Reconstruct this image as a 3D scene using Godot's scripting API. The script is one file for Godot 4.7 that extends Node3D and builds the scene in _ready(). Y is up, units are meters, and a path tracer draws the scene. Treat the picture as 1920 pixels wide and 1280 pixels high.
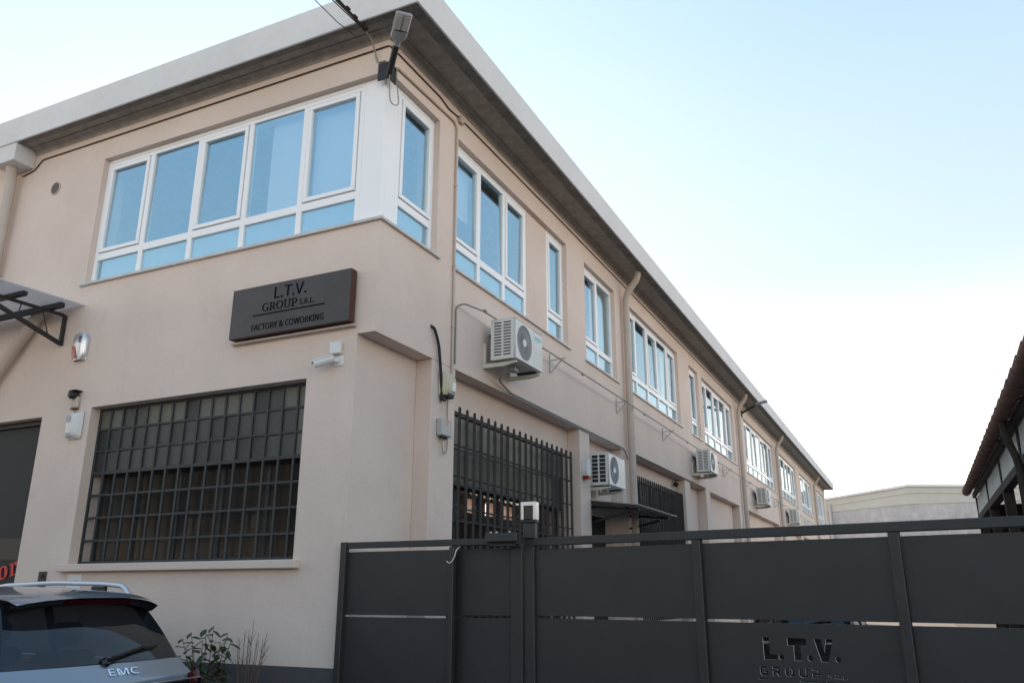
extends Node3D
# A two-storey plastered factory building on a street corner, seen from below: camera and light first, then the setting, the building, the gate, the things on the walls, the car and the plants.

var mats := {}
var meshes := {}
var names := {}
var rng := RandomNumberGenerator.new()

# heights and positions measured on the place, in metres
const YT := 7.095      # window lintels, upper floor
const YS := 5.345      # window sills, upper floor
const YL := 4.113      # underside of the upper wall over the ground-floor bays
const YSO := 7.545     # wall top at the soffit
const XC := -0.21      # the ground floor stands back this far on the side
const REV := 0.075     # reveal of the upper windows
const LENGTH := 46.6
const DEEP := 7.2

# ---------------------------------------------------------------- helpers: names, nodes

func numbered(called: String) -> String:
	if not names.has(called):
		names[called] = 0
		return called
	names[called] += 1
	return "%s_%03d" % [called, names[called]]

func tag(o: Node3D, label: String, category: String, group := "") -> Node3D:
	o.set_meta("label", label)
	o.set_meta("category", category)
	if group != "":
		o.set_meta("group", group)
	return o

func thing(called: String, label: String, category: String, at := Vector3.ZERO, turn := 0.0, group := "") -> Node3D:
	var o := Node3D.new()
	o.name = numbered(called)
	add_child(o)
	o.position = at
	o.rotation.y = turn
	return tag(o, label, category, group)

func copy_of(o: Node3D, label: String, at: Vector3) -> Node3D:
	var c: Node3D = o.duplicate()
	c.name = numbered(String(o.name).split("_0")[0])
	add_child(c)
	c.position = at
	c.set_meta("label", label)
	return c

func part(parent: Node, called: String, at := Vector3.ZERO, turn := 0.0) -> Node3D:
	var o := Node3D.new()
	o.name = called
	parent.add_child(o, true)
	o.position = at
	o.rotation.y = turn
	return o

func put(parent: Node, called: String, m: Material, mesh: Mesh, at := Vector3.ZERO, basis := Basis()) -> MeshInstance3D:
	var o := MeshInstance3D.new()
	o.name = called
	o.mesh = mesh
	o.material_override = m
	o.transform = Transform3D(basis, at)
	parent.add_child(o, true)
	return o

func structure(called: String, m: Material, mesh: Mesh, at := Vector3.ZERO) -> MeshInstance3D:
	var o := put(self, numbered(called), m, mesh, at)
	o.set_meta("kind", "structure")
	return o

# ---------------------------------------------------------------- helpers: shapes

func begin() -> SurfaceTool:
	var st := SurfaceTool.new()
	st.begin(Mesh.PRIMITIVE_TRIANGLES)
	return st

func tri(st: SurfaceTool, a: Vector3, b: Vector3, c: Vector3, n: Vector3) -> void:
	var ccw := (b - a).cross(c - a).dot(n) > 0.0
	for p: Vector3 in ([a, c, b] if ccw else [a, b, c]):
		st.set_normal(n)
		st.add_vertex(p)

func quad(st: SurfaceTool, a: Vector3, b: Vector3, c: Vector3, d: Vector3, n: Vector3) -> void:
	tri(st, a, b, c, n)
	tri(st, a, c, d, n)

func cbox(st: SurfaceTool, c: Vector3, s: Vector3, bev := 0.0, q := Basis()) -> void:
	# a box with chamfered edges
	var h := s / 2.0
	bev = minf(bev, minf(h.x, minf(h.y, h.z)) * 0.9)
	var i := h - Vector3.ONE * bev
	for ax in 3:
		var a1 := (ax + 1) % 3
		var a2 := (ax + 2) % 3
		for sg: float in [-1.0, 1.0]:
			var ps := []
			for k: Array in [[-1, -1], [1, -1], [1, 1], [-1, 1]]:
				var p := Vector3.ZERO
				p[ax] = h[ax] * sg
				p[a1] = i[a1] * k[0]
				p[a2] = i[a2] * k[1]
				ps.append(c + q * p)
			var n := Vector3.ZERO
			n[ax] = sg
			quad(st, ps[0], ps[1], ps[2], ps[3], q * n)
			if bev > 0.0:
				for s1: float in [-1.0, 1.0]:
					var e := []
					for k2: float in [-1.0, 1.0]:
						var p1 := Vector3.ZERO
						p1[ax] = h[ax] * sg
						p1[a1] = i[a1] * s1
						p1[a2] = i[a2] * k2
						var p2 := p1
						p2[ax] = i[ax] * sg
						p2[a1] = h[a1] * s1
						e.append_array([c + q * p1, c + q * p2])
					var n2 := Vector3.ZERO
					n2[ax] = sg
					n2[a1] = s1
					quad(st, e[0], e[1], e[3], e[2], (q * n2).normalized())
	if bev > 0.0:
		for sx: float in [-1.0, 1.0]:
			for sy: float in [-1.0, 1.0]:
				for sz: float in [-1.0, 1.0]:
					var g := Vector3(sx, sy, sz)
					tri(st, c + q * (Vector3(h.x, i.y, i.z) * g), c + q * (Vector3(i.x, h.y, i.z) * g), c + q * (Vector3(i.x, i.y, h.z) * g), (q * g).normalized())

func span(st: SurfaceTool, lo: Vector3, hi: Vector3, bev := 0.0) -> void:
	cbox(st, (lo + hi) / 2.0, (hi - lo).abs(), bev)

func box_mesh(s: Vector3, bev := 0.003) -> Mesh:
	var key := "box %.4f %.4f %.4f %.4f" % [s.x, s.y, s.z, bev]
	if not meshes.has(key):
		var st := begin()
		cbox(st, Vector3.ZERO, s, bev)
		meshes[key] = st.commit()
	return meshes[key]

func box(parent: Node, called: String, m: Material, lo: Vector3, hi: Vector3, bev := 0.003) -> MeshInstance3D:
	return put(parent, called, m, box_mesh((hi - lo).abs(), bev), (lo + hi) / 2.0)

func bar(parent: Node, called: String, m: Material, a: Vector3, b: Vector3, w: float, t: float, bev := 0.003) -> MeshInstance3D:
	# a straight bar from a to b; w across, t the other way
	var z := (b - a).normalized()
	var up := Vector3.UP if absf(z.y) < 0.95 else Vector3.RIGHT
	var x := up.cross(z).normalized()
	return put(parent, called, m, box_mesh(Vector3(w, t, (b - a).length()), bev), (a + b) / 2.0, Basis(x, z.cross(x), z))

func slab(st: SurfaceTool, o: Vector3, u: Vector3, v: Vector3, w: Vector3, rect: Rect2, holes: Array, t: float) -> void:
	# a wall of thickness t behind its face, with rectangular openings
	var xs := [rect.position.x, rect.end.x]
	var ys := [rect.position.y, rect.end.y]
	for r: Rect2 in holes:
		for x: float in [r.position.x, r.end.x]:
			if x > rect.position.x + 1e-4 and x < rect.end.x - 1e-4:
				xs.append(x)
		for y: float in [r.position.y, r.end.y]:
			if y > rect.position.y + 1e-4 and y < rect.end.y - 1e-4:
				ys.append(y)
	xs.sort()
	ys.sort()
	# thin slivers between equal breakpoints are dropped by merging them first
	var merge := func(a: Array) -> Array:
		var b := [a[0]]
		for k in range(1, a.size()):
			if a[k] - b[-1] > 1e-4:
				b.append(a[k])
		return b
	xs = merge.call(xs)
	ys = merge.call(ys)
	var solid := func(i: int, j: int) -> bool:
		if i < 0 or j < 0 or i >= xs.size() - 1 or j >= ys.size() - 1:
			return false
		if xs[i + 1] - xs[i] < 1e-4 or ys[j + 1] - ys[j] < 1e-4:
			return false
		var c := Vector2((xs[i] + xs[i + 1]) / 2.0, (ys[j] + ys[j + 1]) / 2.0)
		for r: Rect2 in holes:
			if r.has_point(c):
				return false
		return true
	var p := func(x: float, y: float, d: float) -> Vector3: return o + u * x + v * y - w * d
	for i in xs.size() - 1:
		for j in ys.size() - 1:
			if not solid.call(i, j):
				continue
			var x0: float = xs[i]
			var x1: float = xs[i + 1]
			var y0: float = ys[j]
			var y1: float = ys[j + 1]
			quad(st, p.call(x0, y0, 0.0), p.call(x1, y0, 0.0), p.call(x1, y1, 0.0), p.call(x0, y1, 0.0), w)
			quad(st, p.call(x0, y0, t), p.call(x1, y0, t), p.call(x1, y1, t), p.call(x0, y1, t), -w)
			if not solid.call(i - 1, j):
				quad(st, p.call(x0, y0, 0.0), p.call(x0, y1, 0.0), p.call(x0, y1, t), p.call(x0, y0, t), -u)
			if not solid.call(i + 1, j):
				quad(st, p.call(x1, y0, 0.0), p.call(x1, y1, 0.0), p.call(x1, y1, t), p.call(x1, y0, t), u)
			if not solid.call(i, j - 1):
				quad(st, p.call(x0, y0, 0.0), p.call(x1, y0, 0.0), p.call(x1, y0, t), p.call(x0, y0, t), -v)
			if not solid.call(i, j + 1):
				quad(st, p.call(x0, y1, 0.0), p.call(x1, y1, 0.0), p.call(x1, y1, t), p.call(x0, y1, t), v)

func rounded(pts: Array, r: float, steps := 4) -> Array:
	# a path whose inner corners are rounded
	var out := [pts[0]]
	for k in range(1, pts.size() - 1):
		var b: Vector3 = pts[k]
		var d0: Vector3 = pts[k - 1] - b
		var d1: Vector3 = pts[k + 1] - b
		var rr := minf(r, minf(d0.length(), d1.length()) * 0.49)
		var p0 := b + d0.normalized() * rr
		var p1 := b + d1.normalized() * rr
		for s in steps + 1:
			var f := float(s) / steps
			out.append(p0.lerp(b, f).lerp(b.lerp(p1, f), f))
	out.append(pts[-1])
	return out

func tube(st: SurfaceTool, pts: Array, r0: float, r1 := -1.0, sides := 8) -> void:
	if r1 < 0.0:
		r1 = r0
	var rings := []
	var norms := []
	var x := Vector3.ZERO
	for k in pts.size():
		var t: Vector3 = ((pts[mini(k + 1, pts.size() - 1)] as Vector3) - (pts[maxi(k - 1, 0)] as Vector3)).normalized()
		if x == Vector3.ZERO:
			x = (Vector3.UP if absf(t.y) < 0.9 else Vector3.RIGHT).cross(t).normalized()
		else:
			x = (x - t * x.dot(t)).normalized()
		var y := t.cross(x)
		var r := lerpf(r0, r1, float(k) / maxf(1.0, pts.size() - 1.0))
		var ring := []
		var nn := []
		for s in sides:
			var a := TAU * s / sides
			var d := x * cos(a) + y * sin(a)
			nn.append(d)
			ring.append((pts[k] as Vector3) + d * r)
		rings.append(ring)
		norms.append(nn)
	for k in pts.size() - 1:
		for s in sides:
			var s2 := (s + 1) % sides
			smooth_quad(st, rings[k][s], rings[k][s2], rings[k + 1][s2], rings[k + 1][s], norms[k][s], norms[k][s2], norms[k + 1][s2], norms[k + 1][s])
	for e: Array in [[0, 1], [pts.size() - 1, pts.size() - 2]]:
		var n: Vector3 = ((pts[e[0]] as Vector3) - (pts[e[1]] as Vector3)).normalized()
		for s in range(1, sides - 1):
			tri(st, rings[e[0]][0], rings[e[0]][s], rings[e[0]][s + 1], n)

func smooth_quad(st: SurfaceTool, a: Vector3, b: Vector3, c: Vector3, d: Vector3, na: Vector3, nb: Vector3, nc: Vector3, nd: Vector3) -> void:
	var ccw := (b - a).cross(c - a).dot(na + nb + nc) + (c - a).cross(d - a).dot(na + nc + nd) > 0.0
	var v := [a, b, c, a, c, d]
	var n := [na, nb, nc, na, nc, nd]
	for k: int in ([0, 2, 1, 3, 5, 4] if ccw else [0, 1, 2, 3, 4, 5]):
		st.set_normal(n[k])
		st.add_vertex(v[k])

func tube_part(parent: Node, called: String, m: Material, pts: Array, r: float, r1 := -1.0, sides := 8) -> MeshInstance3D:
	var st := begin()
	tube(st, pts, r, r1, sides)
	return put(parent, called, m, st.commit())

func surf(st: SurfaceTool, nu: int, nv: int, f: Callable, out: Vector3, centre := Vector3.INF) -> void:
	# a smooth sheet f(u, v); its normals point along out, or away from centre
	var p := []
	for i in nu + 1:
		var row := []
		for j in nv + 1:
			row.append(f.call(float(i) / nu, float(j) / nv))
		p.append(row)
	var n := []
	for i in nu + 1:
		var row := []
		for j in nv + 1:
			var du: Vector3 = p[mini(i + 1, nu)][j] - p[maxi(i - 1, 0)][j]
			var dv: Vector3 = p[i][mini(j + 1, nv)] - p[i][maxi(j - 1, 0)]
			var k := du.cross(dv).normalized()
			var o: Vector3 = out if centre == Vector3.INF else p[i][j] - centre
			row.append(k if k.dot(o) >= 0.0 else -k)
		n.append(row)
	for i in nu:
		for j in nv:
			smooth_quad(st, p[i][j], p[i + 1][j], p[i + 1][j + 1], p[i][j + 1], n[i][j], n[i + 1][j], n[i + 1][j + 1], n[i][j + 1])

func lathe(st: SurfaceTool, c: Vector3, axis: Vector3, profile: Array, sides := 20) -> void:
	# profile: [radius, along the axis]
	var x := (Vector3.UP if absf(axis.y) < 0.9 else Vector3.RIGHT).cross(axis).normalized()
	var y := axis.cross(x)
	for k in profile.size() - 1:
		var a: Array = profile[k]
		var b: Array = profile[k + 1]
		var slope := Vector2(b[1] - a[1], a[0] - b[0]).normalized()
		for s in sides:
			var d0 := x * cos(TAU * s / sides) + y * sin(TAU * s / sides)
			var d1 := x * cos(TAU * (s + 1) / sides) + y * sin(TAU * (s + 1) / sides)
			var n0 := (d0 * slope.x + axis * slope.y).normalized()
			var n1 := (d1 * slope.x + axis * slope.y).normalized()
			smooth_quad(st, c + d0 * a[0] + axis * a[1], c + d1 * a[0] + axis * a[1], c + d1 * b[0] + axis * b[1], c + d0 * b[0] + axis * b[1], n0, n1, n1, n0)

func extrude(st: SurfaceTool, poly: PackedVector2Array, z0: float, z1: float, q := Transform3D()) -> void:
	# a flat outline in x, y with thickness along z
	var idx := Geometry2D.triangulate_polygon(poly)
	for k in range(0, idx.size(), 3):
		for e: Array in [[z0, -1.0], [z1, 1.0]]:
			var v := []
			for m in 3:
				var p := poly[idx[k + m]]
				v.append(q * Vector3(p.x, p.y, e[0]))
			tri(st, v[0], v[1], v[2], q.basis * Vector3(0, 0, e[1]))
	var turn := -1.0 if Geometry2D.is_polygon_clockwise(poly) else 1.0
	for k in poly.size():
		var a := poly[k]
		var b := poly[(k + 1) % poly.size()]
		var d := (b - a).normalized()
		quad(st, q * Vector3(a.x, a.y, z0), q * Vector3(b.x, b.y, z0), q * Vector3(b.x, b.y, z1), q * Vector3(a.x, a.y, z1), q.basis * Vector3(d.y, -d.x, 0) * turn)

func word(parent: Node, called: String, m: Material, text: String, font: String, height: float, depth: float, at: Vector3, width := 0.0, weight := 400) -> MeshInstance3D:
	var f := SystemFont.new()
	f.font_names = PackedStringArray([font])
	f.font_weight = weight
	var t := TextMesh.new()
	t.text = text
	t.font = f
	t.font_size = 64
	t.pixel_size = height / 46.0
	t.depth = depth
	t.curve_step = 1.0
	var o := put(parent, called, m, t, at)
	if width > 0.0:
		var w := t.get_aabb().size.x
		if w > 0.001:
			o.scale = Vector3(width / w, 1, 1)
	return o

# ---------------------------------------------------------------- helpers: materials

func lin(r: float, g: float, b: float, a := 1.0) -> Color:
	return Color(r, g, b, a).linear_to_srgb()

func noise_bytes(sd: int, freq: float, size: int, octaves := 4) -> PackedByteArray:
	var n := FastNoiseLite.new()
	n.seed = sd
	n.frequency = freq
	n.fractal_octaves = octaves
	var im := n.get_seamless_image(size, size)
	im.convert(Image.FORMAT_L8)
	return im.get_data()

func mottled(sd: int, f0: float, f1: float, share: float, c0: Color, c1: Color, size := 256) -> ImageTexture:
	# two layers of noise between two colours, which are given linear
	var a := noise_bytes(sd, f0, size)
	var b := noise_bytes(sd + 7, f1, size)
	var ramp := PackedByteArray()
	for k in 256:
		var c := c0.lerp(c1, k / 255.0).linear_to_srgb()
		ramp.append_array([int(clampf(c.r, 0, 1) * 255.0), int(clampf(c.g, 0, 1) * 255.0), int(clampf(c.b, 0, 1) * 255.0)])
	var out := PackedByteArray()
	out.resize(size * size * 3)
	for k in size * size:
		var v := int(a[k] * (1.0 - share) + b[k] * share) * 3
		out[k * 3] = ramp[v]
		out[k * 3 + 1] = ramp[v + 1]
		out[k * 3 + 2] = ramp[v + 2]
	return ImageTexture.create_from_image(Image.create_from_data(size, size, false, Image.FORMAT_RGB8, out))

func grey_tex(sd: int, freq: float, size := 256) -> ImageTexture:
	return ImageTexture.create_from_image(Image.create_from_data(size, size, false, Image.FORMAT_L8, noise_bytes(sd, freq, size, 3)))

func plain(key: String, c: Color, rough: float, metal := 0.0, spec := 0.5) -> StandardMaterial3D:
	var m := StandardMaterial3D.new()
	m.resource_name = key
	m.albedo_color = c
	m.roughness = rough
	m.metallic = metal
	m.metallic_specular = spec
	mats[key] = m
	return m

func textured(key: String, sd: int, f0: float, f1: float, share: float, c0: Color, c1: Color, metres: float, rough: float, relief := 0.0, relief_freq := 0.05, metal := 0.0, size := 256) -> StandardMaterial3D:
	var m := plain(key, Color.WHITE, rough, metal)
	m.albedo_texture = mottled(sd, f0, f1, share, c0, c1, size)
	m.uv1_triplanar = true
	m.uv1_world_triplanar = true
	m.uv1_triplanar_sharpness = 4.0
	m.uv1_scale = Vector3.ONE / metres
	if relief > 0.0:
		m.heightmap_enabled = true
		m.heightmap_texture = grey_tex(sd + 31, relief_freq)
		m.heightmap_scale = relief
	return m

func weathered(key: String, sd: int, across: float, down: float, low: float, warm := 0.0) -> void:
	# stains and run-off: a second layer of noise, drawn out downwards, that dirties the colour
	var m: StandardMaterial3D = mats[key]
	m.detail_enabled = true
	m.detail_blend_mode = BaseMaterial3D.BLEND_MODE_MUL
	m.detail_uv_layer = BaseMaterial3D.DETAIL_UV_2
	m.detail_albedo = mottled(sd, 0.012, 0.045, 0.4, Color(low, low - warm, low - 2.0 * warm), Color(2.06 - low, 2.06 - low, 2.06 - low) if low > 0.9 else Color(1.1, 1.1, 1.1), 512)
	m.uv2_triplanar = true
	m.uv2_world_triplanar = true
	m.uv2_scale = Vector3(1.0 / across, 1.0 / down, 1.0 / across)

func make_materials() -> void:
	textured("plaster", 3, 0.006, 0.28, 0.5, Color(0.615, 0.50, 0.428), Color(0.75, 0.618, 0.536), 4.3, 0.9, 0.2, 0.12, 0.0, 512)
	textured("concrete", 11, 0.008, 0.08, 0.4, Color(0.64, 0.625, 0.61), Color(0.74, 0.725, 0.71), 4.0, 0.9, 0.3, 0.03)
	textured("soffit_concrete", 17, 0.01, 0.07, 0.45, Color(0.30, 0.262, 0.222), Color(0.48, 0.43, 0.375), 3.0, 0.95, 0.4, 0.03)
	textured("plinth", 23, 0.01, 0.1, 0.5, Color(0.058, 0.058, 0.062), Color(0.082, 0.081, 0.083), 2.0, 0.85, 0.15, 0.06)
	textured("inside", 29, 0.01, 0.1, 0.5, Color(0.24, 0.232, 0.215), Color(0.31, 0.30, 0.28), 3.0, 0.9)
	textured("asphalt", 31, 0.02, 0.2, 0.6, Color(0.12, 0.115, 0.107), Color(0.21, 0.20, 0.185), 3.0, 0.95, 0.5, 0.2)
	textured("paving", 37, 0.02, 0.2, 0.5, Color(0.19, 0.175, 0.155), Color(0.28, 0.26, 0.235), 3.0, 0.9, 0.3, 0.1)
	textured("marble", 41, 0.02, 0.1, 0.5, Color(0.42, 0.40, 0.38), Color(0.66, 0.64, 0.62), 1.3, 0.5)
	textured("sign_metal", 43, 0.006, 0.03, 0.4, Color(0.036, 0.034, 0.037), Color(0.075, 0.062, 0.061), 2.0, 0.42, 0.0, 0.05, 0.3)
	textured("sign_edge", 44, 0.02, 0.1, 0.4, Color(0.055, 0.020, 0.014), Color(0.10, 0.038, 0.025), 1.0, 0.6)
	textured("gate_paint", 47, 0.008, 0.15, 0.35, Color(0.0265, 0.0268, 0.0268), Color(0.030, 0.0302, 0.0302), 1.5, 0.46, 0.35, 0.012)
	textured("far_panel", 53, 0.01, 0.05, 0.4, Color(0.47, 0.45, 0.40), Color(0.56, 0.535, 0.48), 8.0, 0.9)
	textured("far_wall", 59, 0.008, 0.04, 0.5, Color(0.40, 0.385, 0.385), Color(0.58, 0.555, 0.555), 8.0, 0.9)
	textured("clay", 61, 0.03, 0.1, 0.5, Color(0.13, 0.062, 0.045), Color(0.24, 0.12, 0.085), 0.9, 0.85, 0.2, 0.1)
	textured("old_timber", 67, 0.02, 0.12, 0.5, Color(0.028, 0.022, 0.018), Color(0.065, 0.05, 0.04), 0.9, 0.85)
	textured("sheeting", 71, 0.01, 0.06, 0.5, Color(0.58, 0.62, 0.61), Color(0.82, 0.85, 0.84), 1.7, 0.6)
	textured("opposite_wall", 73, 0.006, 0.05, 0.4, Color(0.04, 0.036, 0.03), Color(0.065, 0.056, 0.047), 5.0, 0.9)
	textured("rust_bar", 79, 0.03, 0.1, 0.5, Color(0.022, 0.019, 0.017), Color(0.042, 0.034, 0.028), 0.6, 0.7)
	textured("pipe_paint", 83, 0.02, 0.1, 0.4, Color(0.47, 0.395, 0.335), Color(0.54, 0.46, 0.395), 1.5, 0.7)
	textured("zinc", 89, 0.02, 0.1, 0.5, Color(0.30, 0.30, 0.30), Color(0.44, 0.44, 0.44), 0.6, 0.5, 0.0, 0.05, 0.5)
	weathered("plaster", 131, 2.7, 6.5, 0.935, 0.006)
	weathered("concrete", 137, 1.3, 2.6, 0.92, 0.004)
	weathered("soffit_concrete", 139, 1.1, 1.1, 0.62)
	weathered("gate_paint", 149, 0.5, 2.6, 0.93)
	weathered("far_wall", 151, 3.0, 7.0, 0.75)
	textured("stained_concrete", 19, 0.012, 0.07, 0.45, Color(0.10, 0.09, 0.078), Color(0.30, 0.265, 0.23), 1.7, 0.95, 0.4, 0.03)
	plain("pvc", lin(0.89, 0.885, 0.885), 0.35)
	plain("pvc_gasket", lin(0.12, 0.12, 0.125), 0.6)
	plain("ac_white", lin(0.66, 0.66, 0.63), 0.45)
	plain("ac_cream", lin(0.60, 0.585, 0.50), 0.5)
	plain("ac_dark", lin(0.018, 0.018, 0.02), 0.7)
	plain("ac_grille", lin(0.36, 0.37, 0.385), 0.5)
	plain("teal", lin(0.10, 0.52, 0.50), 0.5)
	plain("black_steel", lin(0.014, 0.014, 0.016), 0.5)
	plain("steel_frame", lin(0.030, 0.032, 0.033), 0.55)
	plain("black_rubber", lin(0.012, 0.012, 0.012), 0.7)
	plain("letter_black", lin(0.004, 0.004, 0.005), 0.85, 0.0, 0.2)
	plain("cable_brown", lin(0.06, 0.035, 0.024), 0.7)
	plain("cable_grey", lin(0.25, 0.235, 0.21), 0.6)
	plain("cable_white", lin(0.62, 0.62, 0.60), 0.5)
	plain("white_plastic", lin(0.68, 0.68, 0.66), 0.4)
	plain("cream_plastic", lin(0.50, 0.46, 0.32), 0.5)
	plain("grey_plastic", lin(0.40, 0.40, 0.40), 0.5)
	plain("silver", lin(0.60, 0.61, 0.63), 0.3, 0.7)
	plain("galvanised", lin(0.45, 0.45, 0.44), 0.5, 0.4)
	plain("orange", lin(0.65, 0.20, 0.05), 0.5)
	plain("red_lens", lin(0.30, 0.014, 0.010), 0.3)
	plain("red_print", lin(0.60, 0.03, 0.03), 0.5)
	plain("led_cover", lin(0.60, 0.54, 0.47), 0.35)
	plain("shutter", lin(0.026, 0.030, 0.031), 0.55, 0.0, 0.3)
	plain("shutter_dark", lin(0.018, 0.018, 0.019), 0.5)
	plain("paper", lin(0.74, 0.74, 0.73), 0.8)
	plain("print_grey", lin(0.08, 0.08, 0.09), 0.8)
	plain("blind", lin(0.78, 0.79, 0.77), 0.8)
	plain("window_film", lin(0.50, 0.62, 0.62), 0.6)
	plain("car_paint", lin(0.22, 0.25, 0.285), 0.25, 0.4).clearcoat_enabled = true
	mats.car_paint.clearcoat = 1.0
	mats.car_paint.clearcoat_roughness = 0.03
	plain("dark_car_paint", lin(0.008, 0.008, 0.010), 0.25).clearcoat_enabled = true
	mats.dark_car_paint.clearcoat = 1.0
	mats.dark_car_paint.clearcoat_roughness = 0.03
	plain("car_black", lin(0.008, 0.008, 0.009), 0.18)
	plain("car_trim", lin(0.015, 0.015, 0.016), 0.5)
	plain("chrome", lin(0.75, 0.77, 0.80), 0.12, 1.0)
	plain("tail_lens", lin(0.05, 0.004, 0.006), 0.1)
	plain("seat_cloth", lin(0.035, 0.037, 0.042), 0.9)
	plain("tyre", lin(0.02, 0.02, 0.02), 0.9)
	plain("yellow_plastic", lin(0.35, 0.30, 0.04), 0.5)
	plain("bark", lin(0.10, 0.07, 0.045), 0.9)
	plain("twig", lin(0.14, 0.085, 0.06), 0.9)
	plain("soil", lin(0.05, 0.036, 0.026), 1.0)
	for k in 3:
		var leaf := plain("leaf_%d" % k, lin(0.026 + 0.010 * k, 0.042 + 0.011 * k, 0.021 + 0.004 * k), 0.45)
		leaf.cull_mode = BaseMaterial3D.CULL_DISABLED
		leaf.backlight_enabled = true
		leaf.backlight = lin(0.03, 0.05, 0.01)
	# sun-control glass: a thin mirror coat over a clear pane, with a faint film of dust in its colour
	var g := plain("coated_glass", Color(1, 1, 1, 0.37), 0.02, 1.0)
	g.transparency = BaseMaterial3D.TRANSPARENCY_ALPHA
	g.albedo_texture = mottled(97, 0.01, 0.08, 0.4, Color(0.55, 0.83, 1.0), Color(0.62, 0.88, 1.0), 128)
	g.uv1_triplanar = true
	g.uv1_world_triplanar = true
	g.uv1_scale = Vector3.ONE / 2.5
	var c := plain("clear_glass", Color(0.5, 0.55, 0.55, 0.04), 0.02, 0.0, 0.34)
	c.transparency = BaseMaterial3D.TRANSPARENCY_ALPHA
	var t := plain("car_glass", lin(0.010, 0.013, 0.017, 0.84), 0.02)
	t.transparency = BaseMaterial3D.TRANSPARENCY_ALPHA
	for k in 3:
		# cast glass with a hammered face, greyed by dust
		var h := plain("hammered_glass_%d" % k, lin([0.028, 0.05, 0.13][k], [0.031, 0.053, 0.13][k], [0.029, 0.049, 0.105][k], 0.85), 0.3)
		h.transparency = BaseMaterial3D.TRANSPARENCY_ALPHA
		h.heightmap_enabled = true
		h.heightmap_texture = grey_tex(101 + k, 0.12, 128)
		h.heightmap_scale = 0.5
		h.uv1_triplanar = true
		h.uv1_world_triplanar = true
		h.uv1_scale = Vector3.ONE / 0.35
	var cp := plain("canopy_sheet", lin(0.62, 0.60, 0.61, 0.62), 0.3)
	cp.transparency = BaseMaterial3D.TRANSPARENCY_ALPHA
	cp.backlight_enabled = true
	cp.backlight = lin(0.5, 0.49, 0.5)
	mats.sheeting.backlight_enabled = true
	mats.sheeting.backlight = lin(0.5, 0.55, 0.53)

# ---------------------------------------------------------------- windows

func pvc_window(parent: Node, at: Vector3, turn: float, w: float, n: int, blinds := []) -> Node3D:
	# white plastic window, n columns wide: tall panes over low ones; every other column opens
	var o := part(parent, "window", at, turn)
	var h := YT - YS
	var col := w / n
	var st := begin()
	span(st, Vector3(0, 0, -0.07), Vector3(w, 0.062, 0), 0.004)
	span(st, Vector3(0, h - 0.1, -0.07), Vector3(w, h, 0), 0.004)
	span(st, Vector3(0, 0.062, -0.07), Vector3(0.06, h - 0.1, 0), 0.004)
	span(st, Vector3(w - 0.06, 0.062, -0.07), Vector3(w, h - 0.1, 0), 0.004)
	for k in range(1, n):
		span(st, Vector3(k * col - 0.036, 0.062, -0.068), Vector3(k * col + 0.036, h - 0.1, -0.001), 0.004)
	for k in n:
		var x0 := k * col + (0.06 if k == 0 else 0.036)
		var x1 := (k + 1) * col - (0.06 if k == n - 1 else 0.036)
		span(st, Vector3(x0, 0.325, -0.066), Vector3(x1, 0.42, -0.002), 0.004)
	put(o, "frame", mats.pvc, st.commit())
	var groove := begin()
	span(groove, Vector3(0.045, h - 0.052, -0.01), Vector3(w - 0.045, h - 0.049, 0.0008))
	put(o, "gasket", mats.pvc_gasket, groove.commit())
	for k in n:
		var x0 := k * col + (0.06 if k == 0 else 0.036)
		var x1 := (k + 1) * col - (0.06 if k == n - 1 else 0.036)
		var y0 := 0.42
		var y1 := h - 0.1
		if k % 2 == 0:
			# an opening sash: a ring of its own with a dark seal round it
			var s := begin()
			var seal := begin()
			for e: Array in [[0.004, 0.009], [0.009, 0.06]]:
				var a: float = e[0]
				var b: float = e[1]
				var z := -0.016 if a < 0.005 else 0.01
				var q: SurfaceTool = seal if a < 0.005 else s
				span(q, Vector3(x0 + a, y0 + a, -0.055), Vector3(x1 - a, y0 + b, z), 0.0 if a < 0.005 else 0.004)
				span(q, Vector3(x0 + a, y1 - b, -0.055), Vector3(x1 - a, y1 - a, z), 0.0 if a < 0.005 else 0.004)
				span(q, Vector3(x0 + a, y0 + b, -0.055), Vector3(x0 + b, y1 - b, z), 0.0 if a < 0.005 else 0.004)
				span(q, Vector3(x1 - b, y0 + b, -0.055), Vector3(x1 - a, y1 - b, z), 0.0 if a < 0.005 else 0.004)
			put(o, "sash", mats.pvc, s.commit())
			put(o, "seal", mats.pvc_gasket, seal.commit())
			x0 += 0.058
			x1 -= 0.058
			y0 += 0.058
			y1 -= 0.058
		box(o, "pane", mats.coated_glass, Vector3(x0 - 0.002, y0 - 0.002, -0.03), Vector3(x1 + 0.002, y1 + 0.002, -0.024), 0.0).rotation = Vector3(rng.randf_range(-0.014, 0.014), rng.randf_range(-0.016, 0.016), 0)
		box(o, "pane", mats.coated_glass, Vector3(k * col + (0.058 if k == 0 else 0.034), 0.06, -0.03), Vector3((k + 1) * col - (0.058 if k == n - 1 else 0.034), 0.327, -0.024), 0.0)
	box(o, "film", mats.window_film, Vector3(0.05, 0.055, -0.05), Vector3(w - 0.05, 0.335, -0.046), 0.0)
	for b: Array in blinds:
		box(o, "roller_blind", mats.blind, Vector3(b[0] * col, b[2], -0.16), Vector3(b[1] * col, h - 0.02, -0.155), 0.0)
	return o

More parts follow.
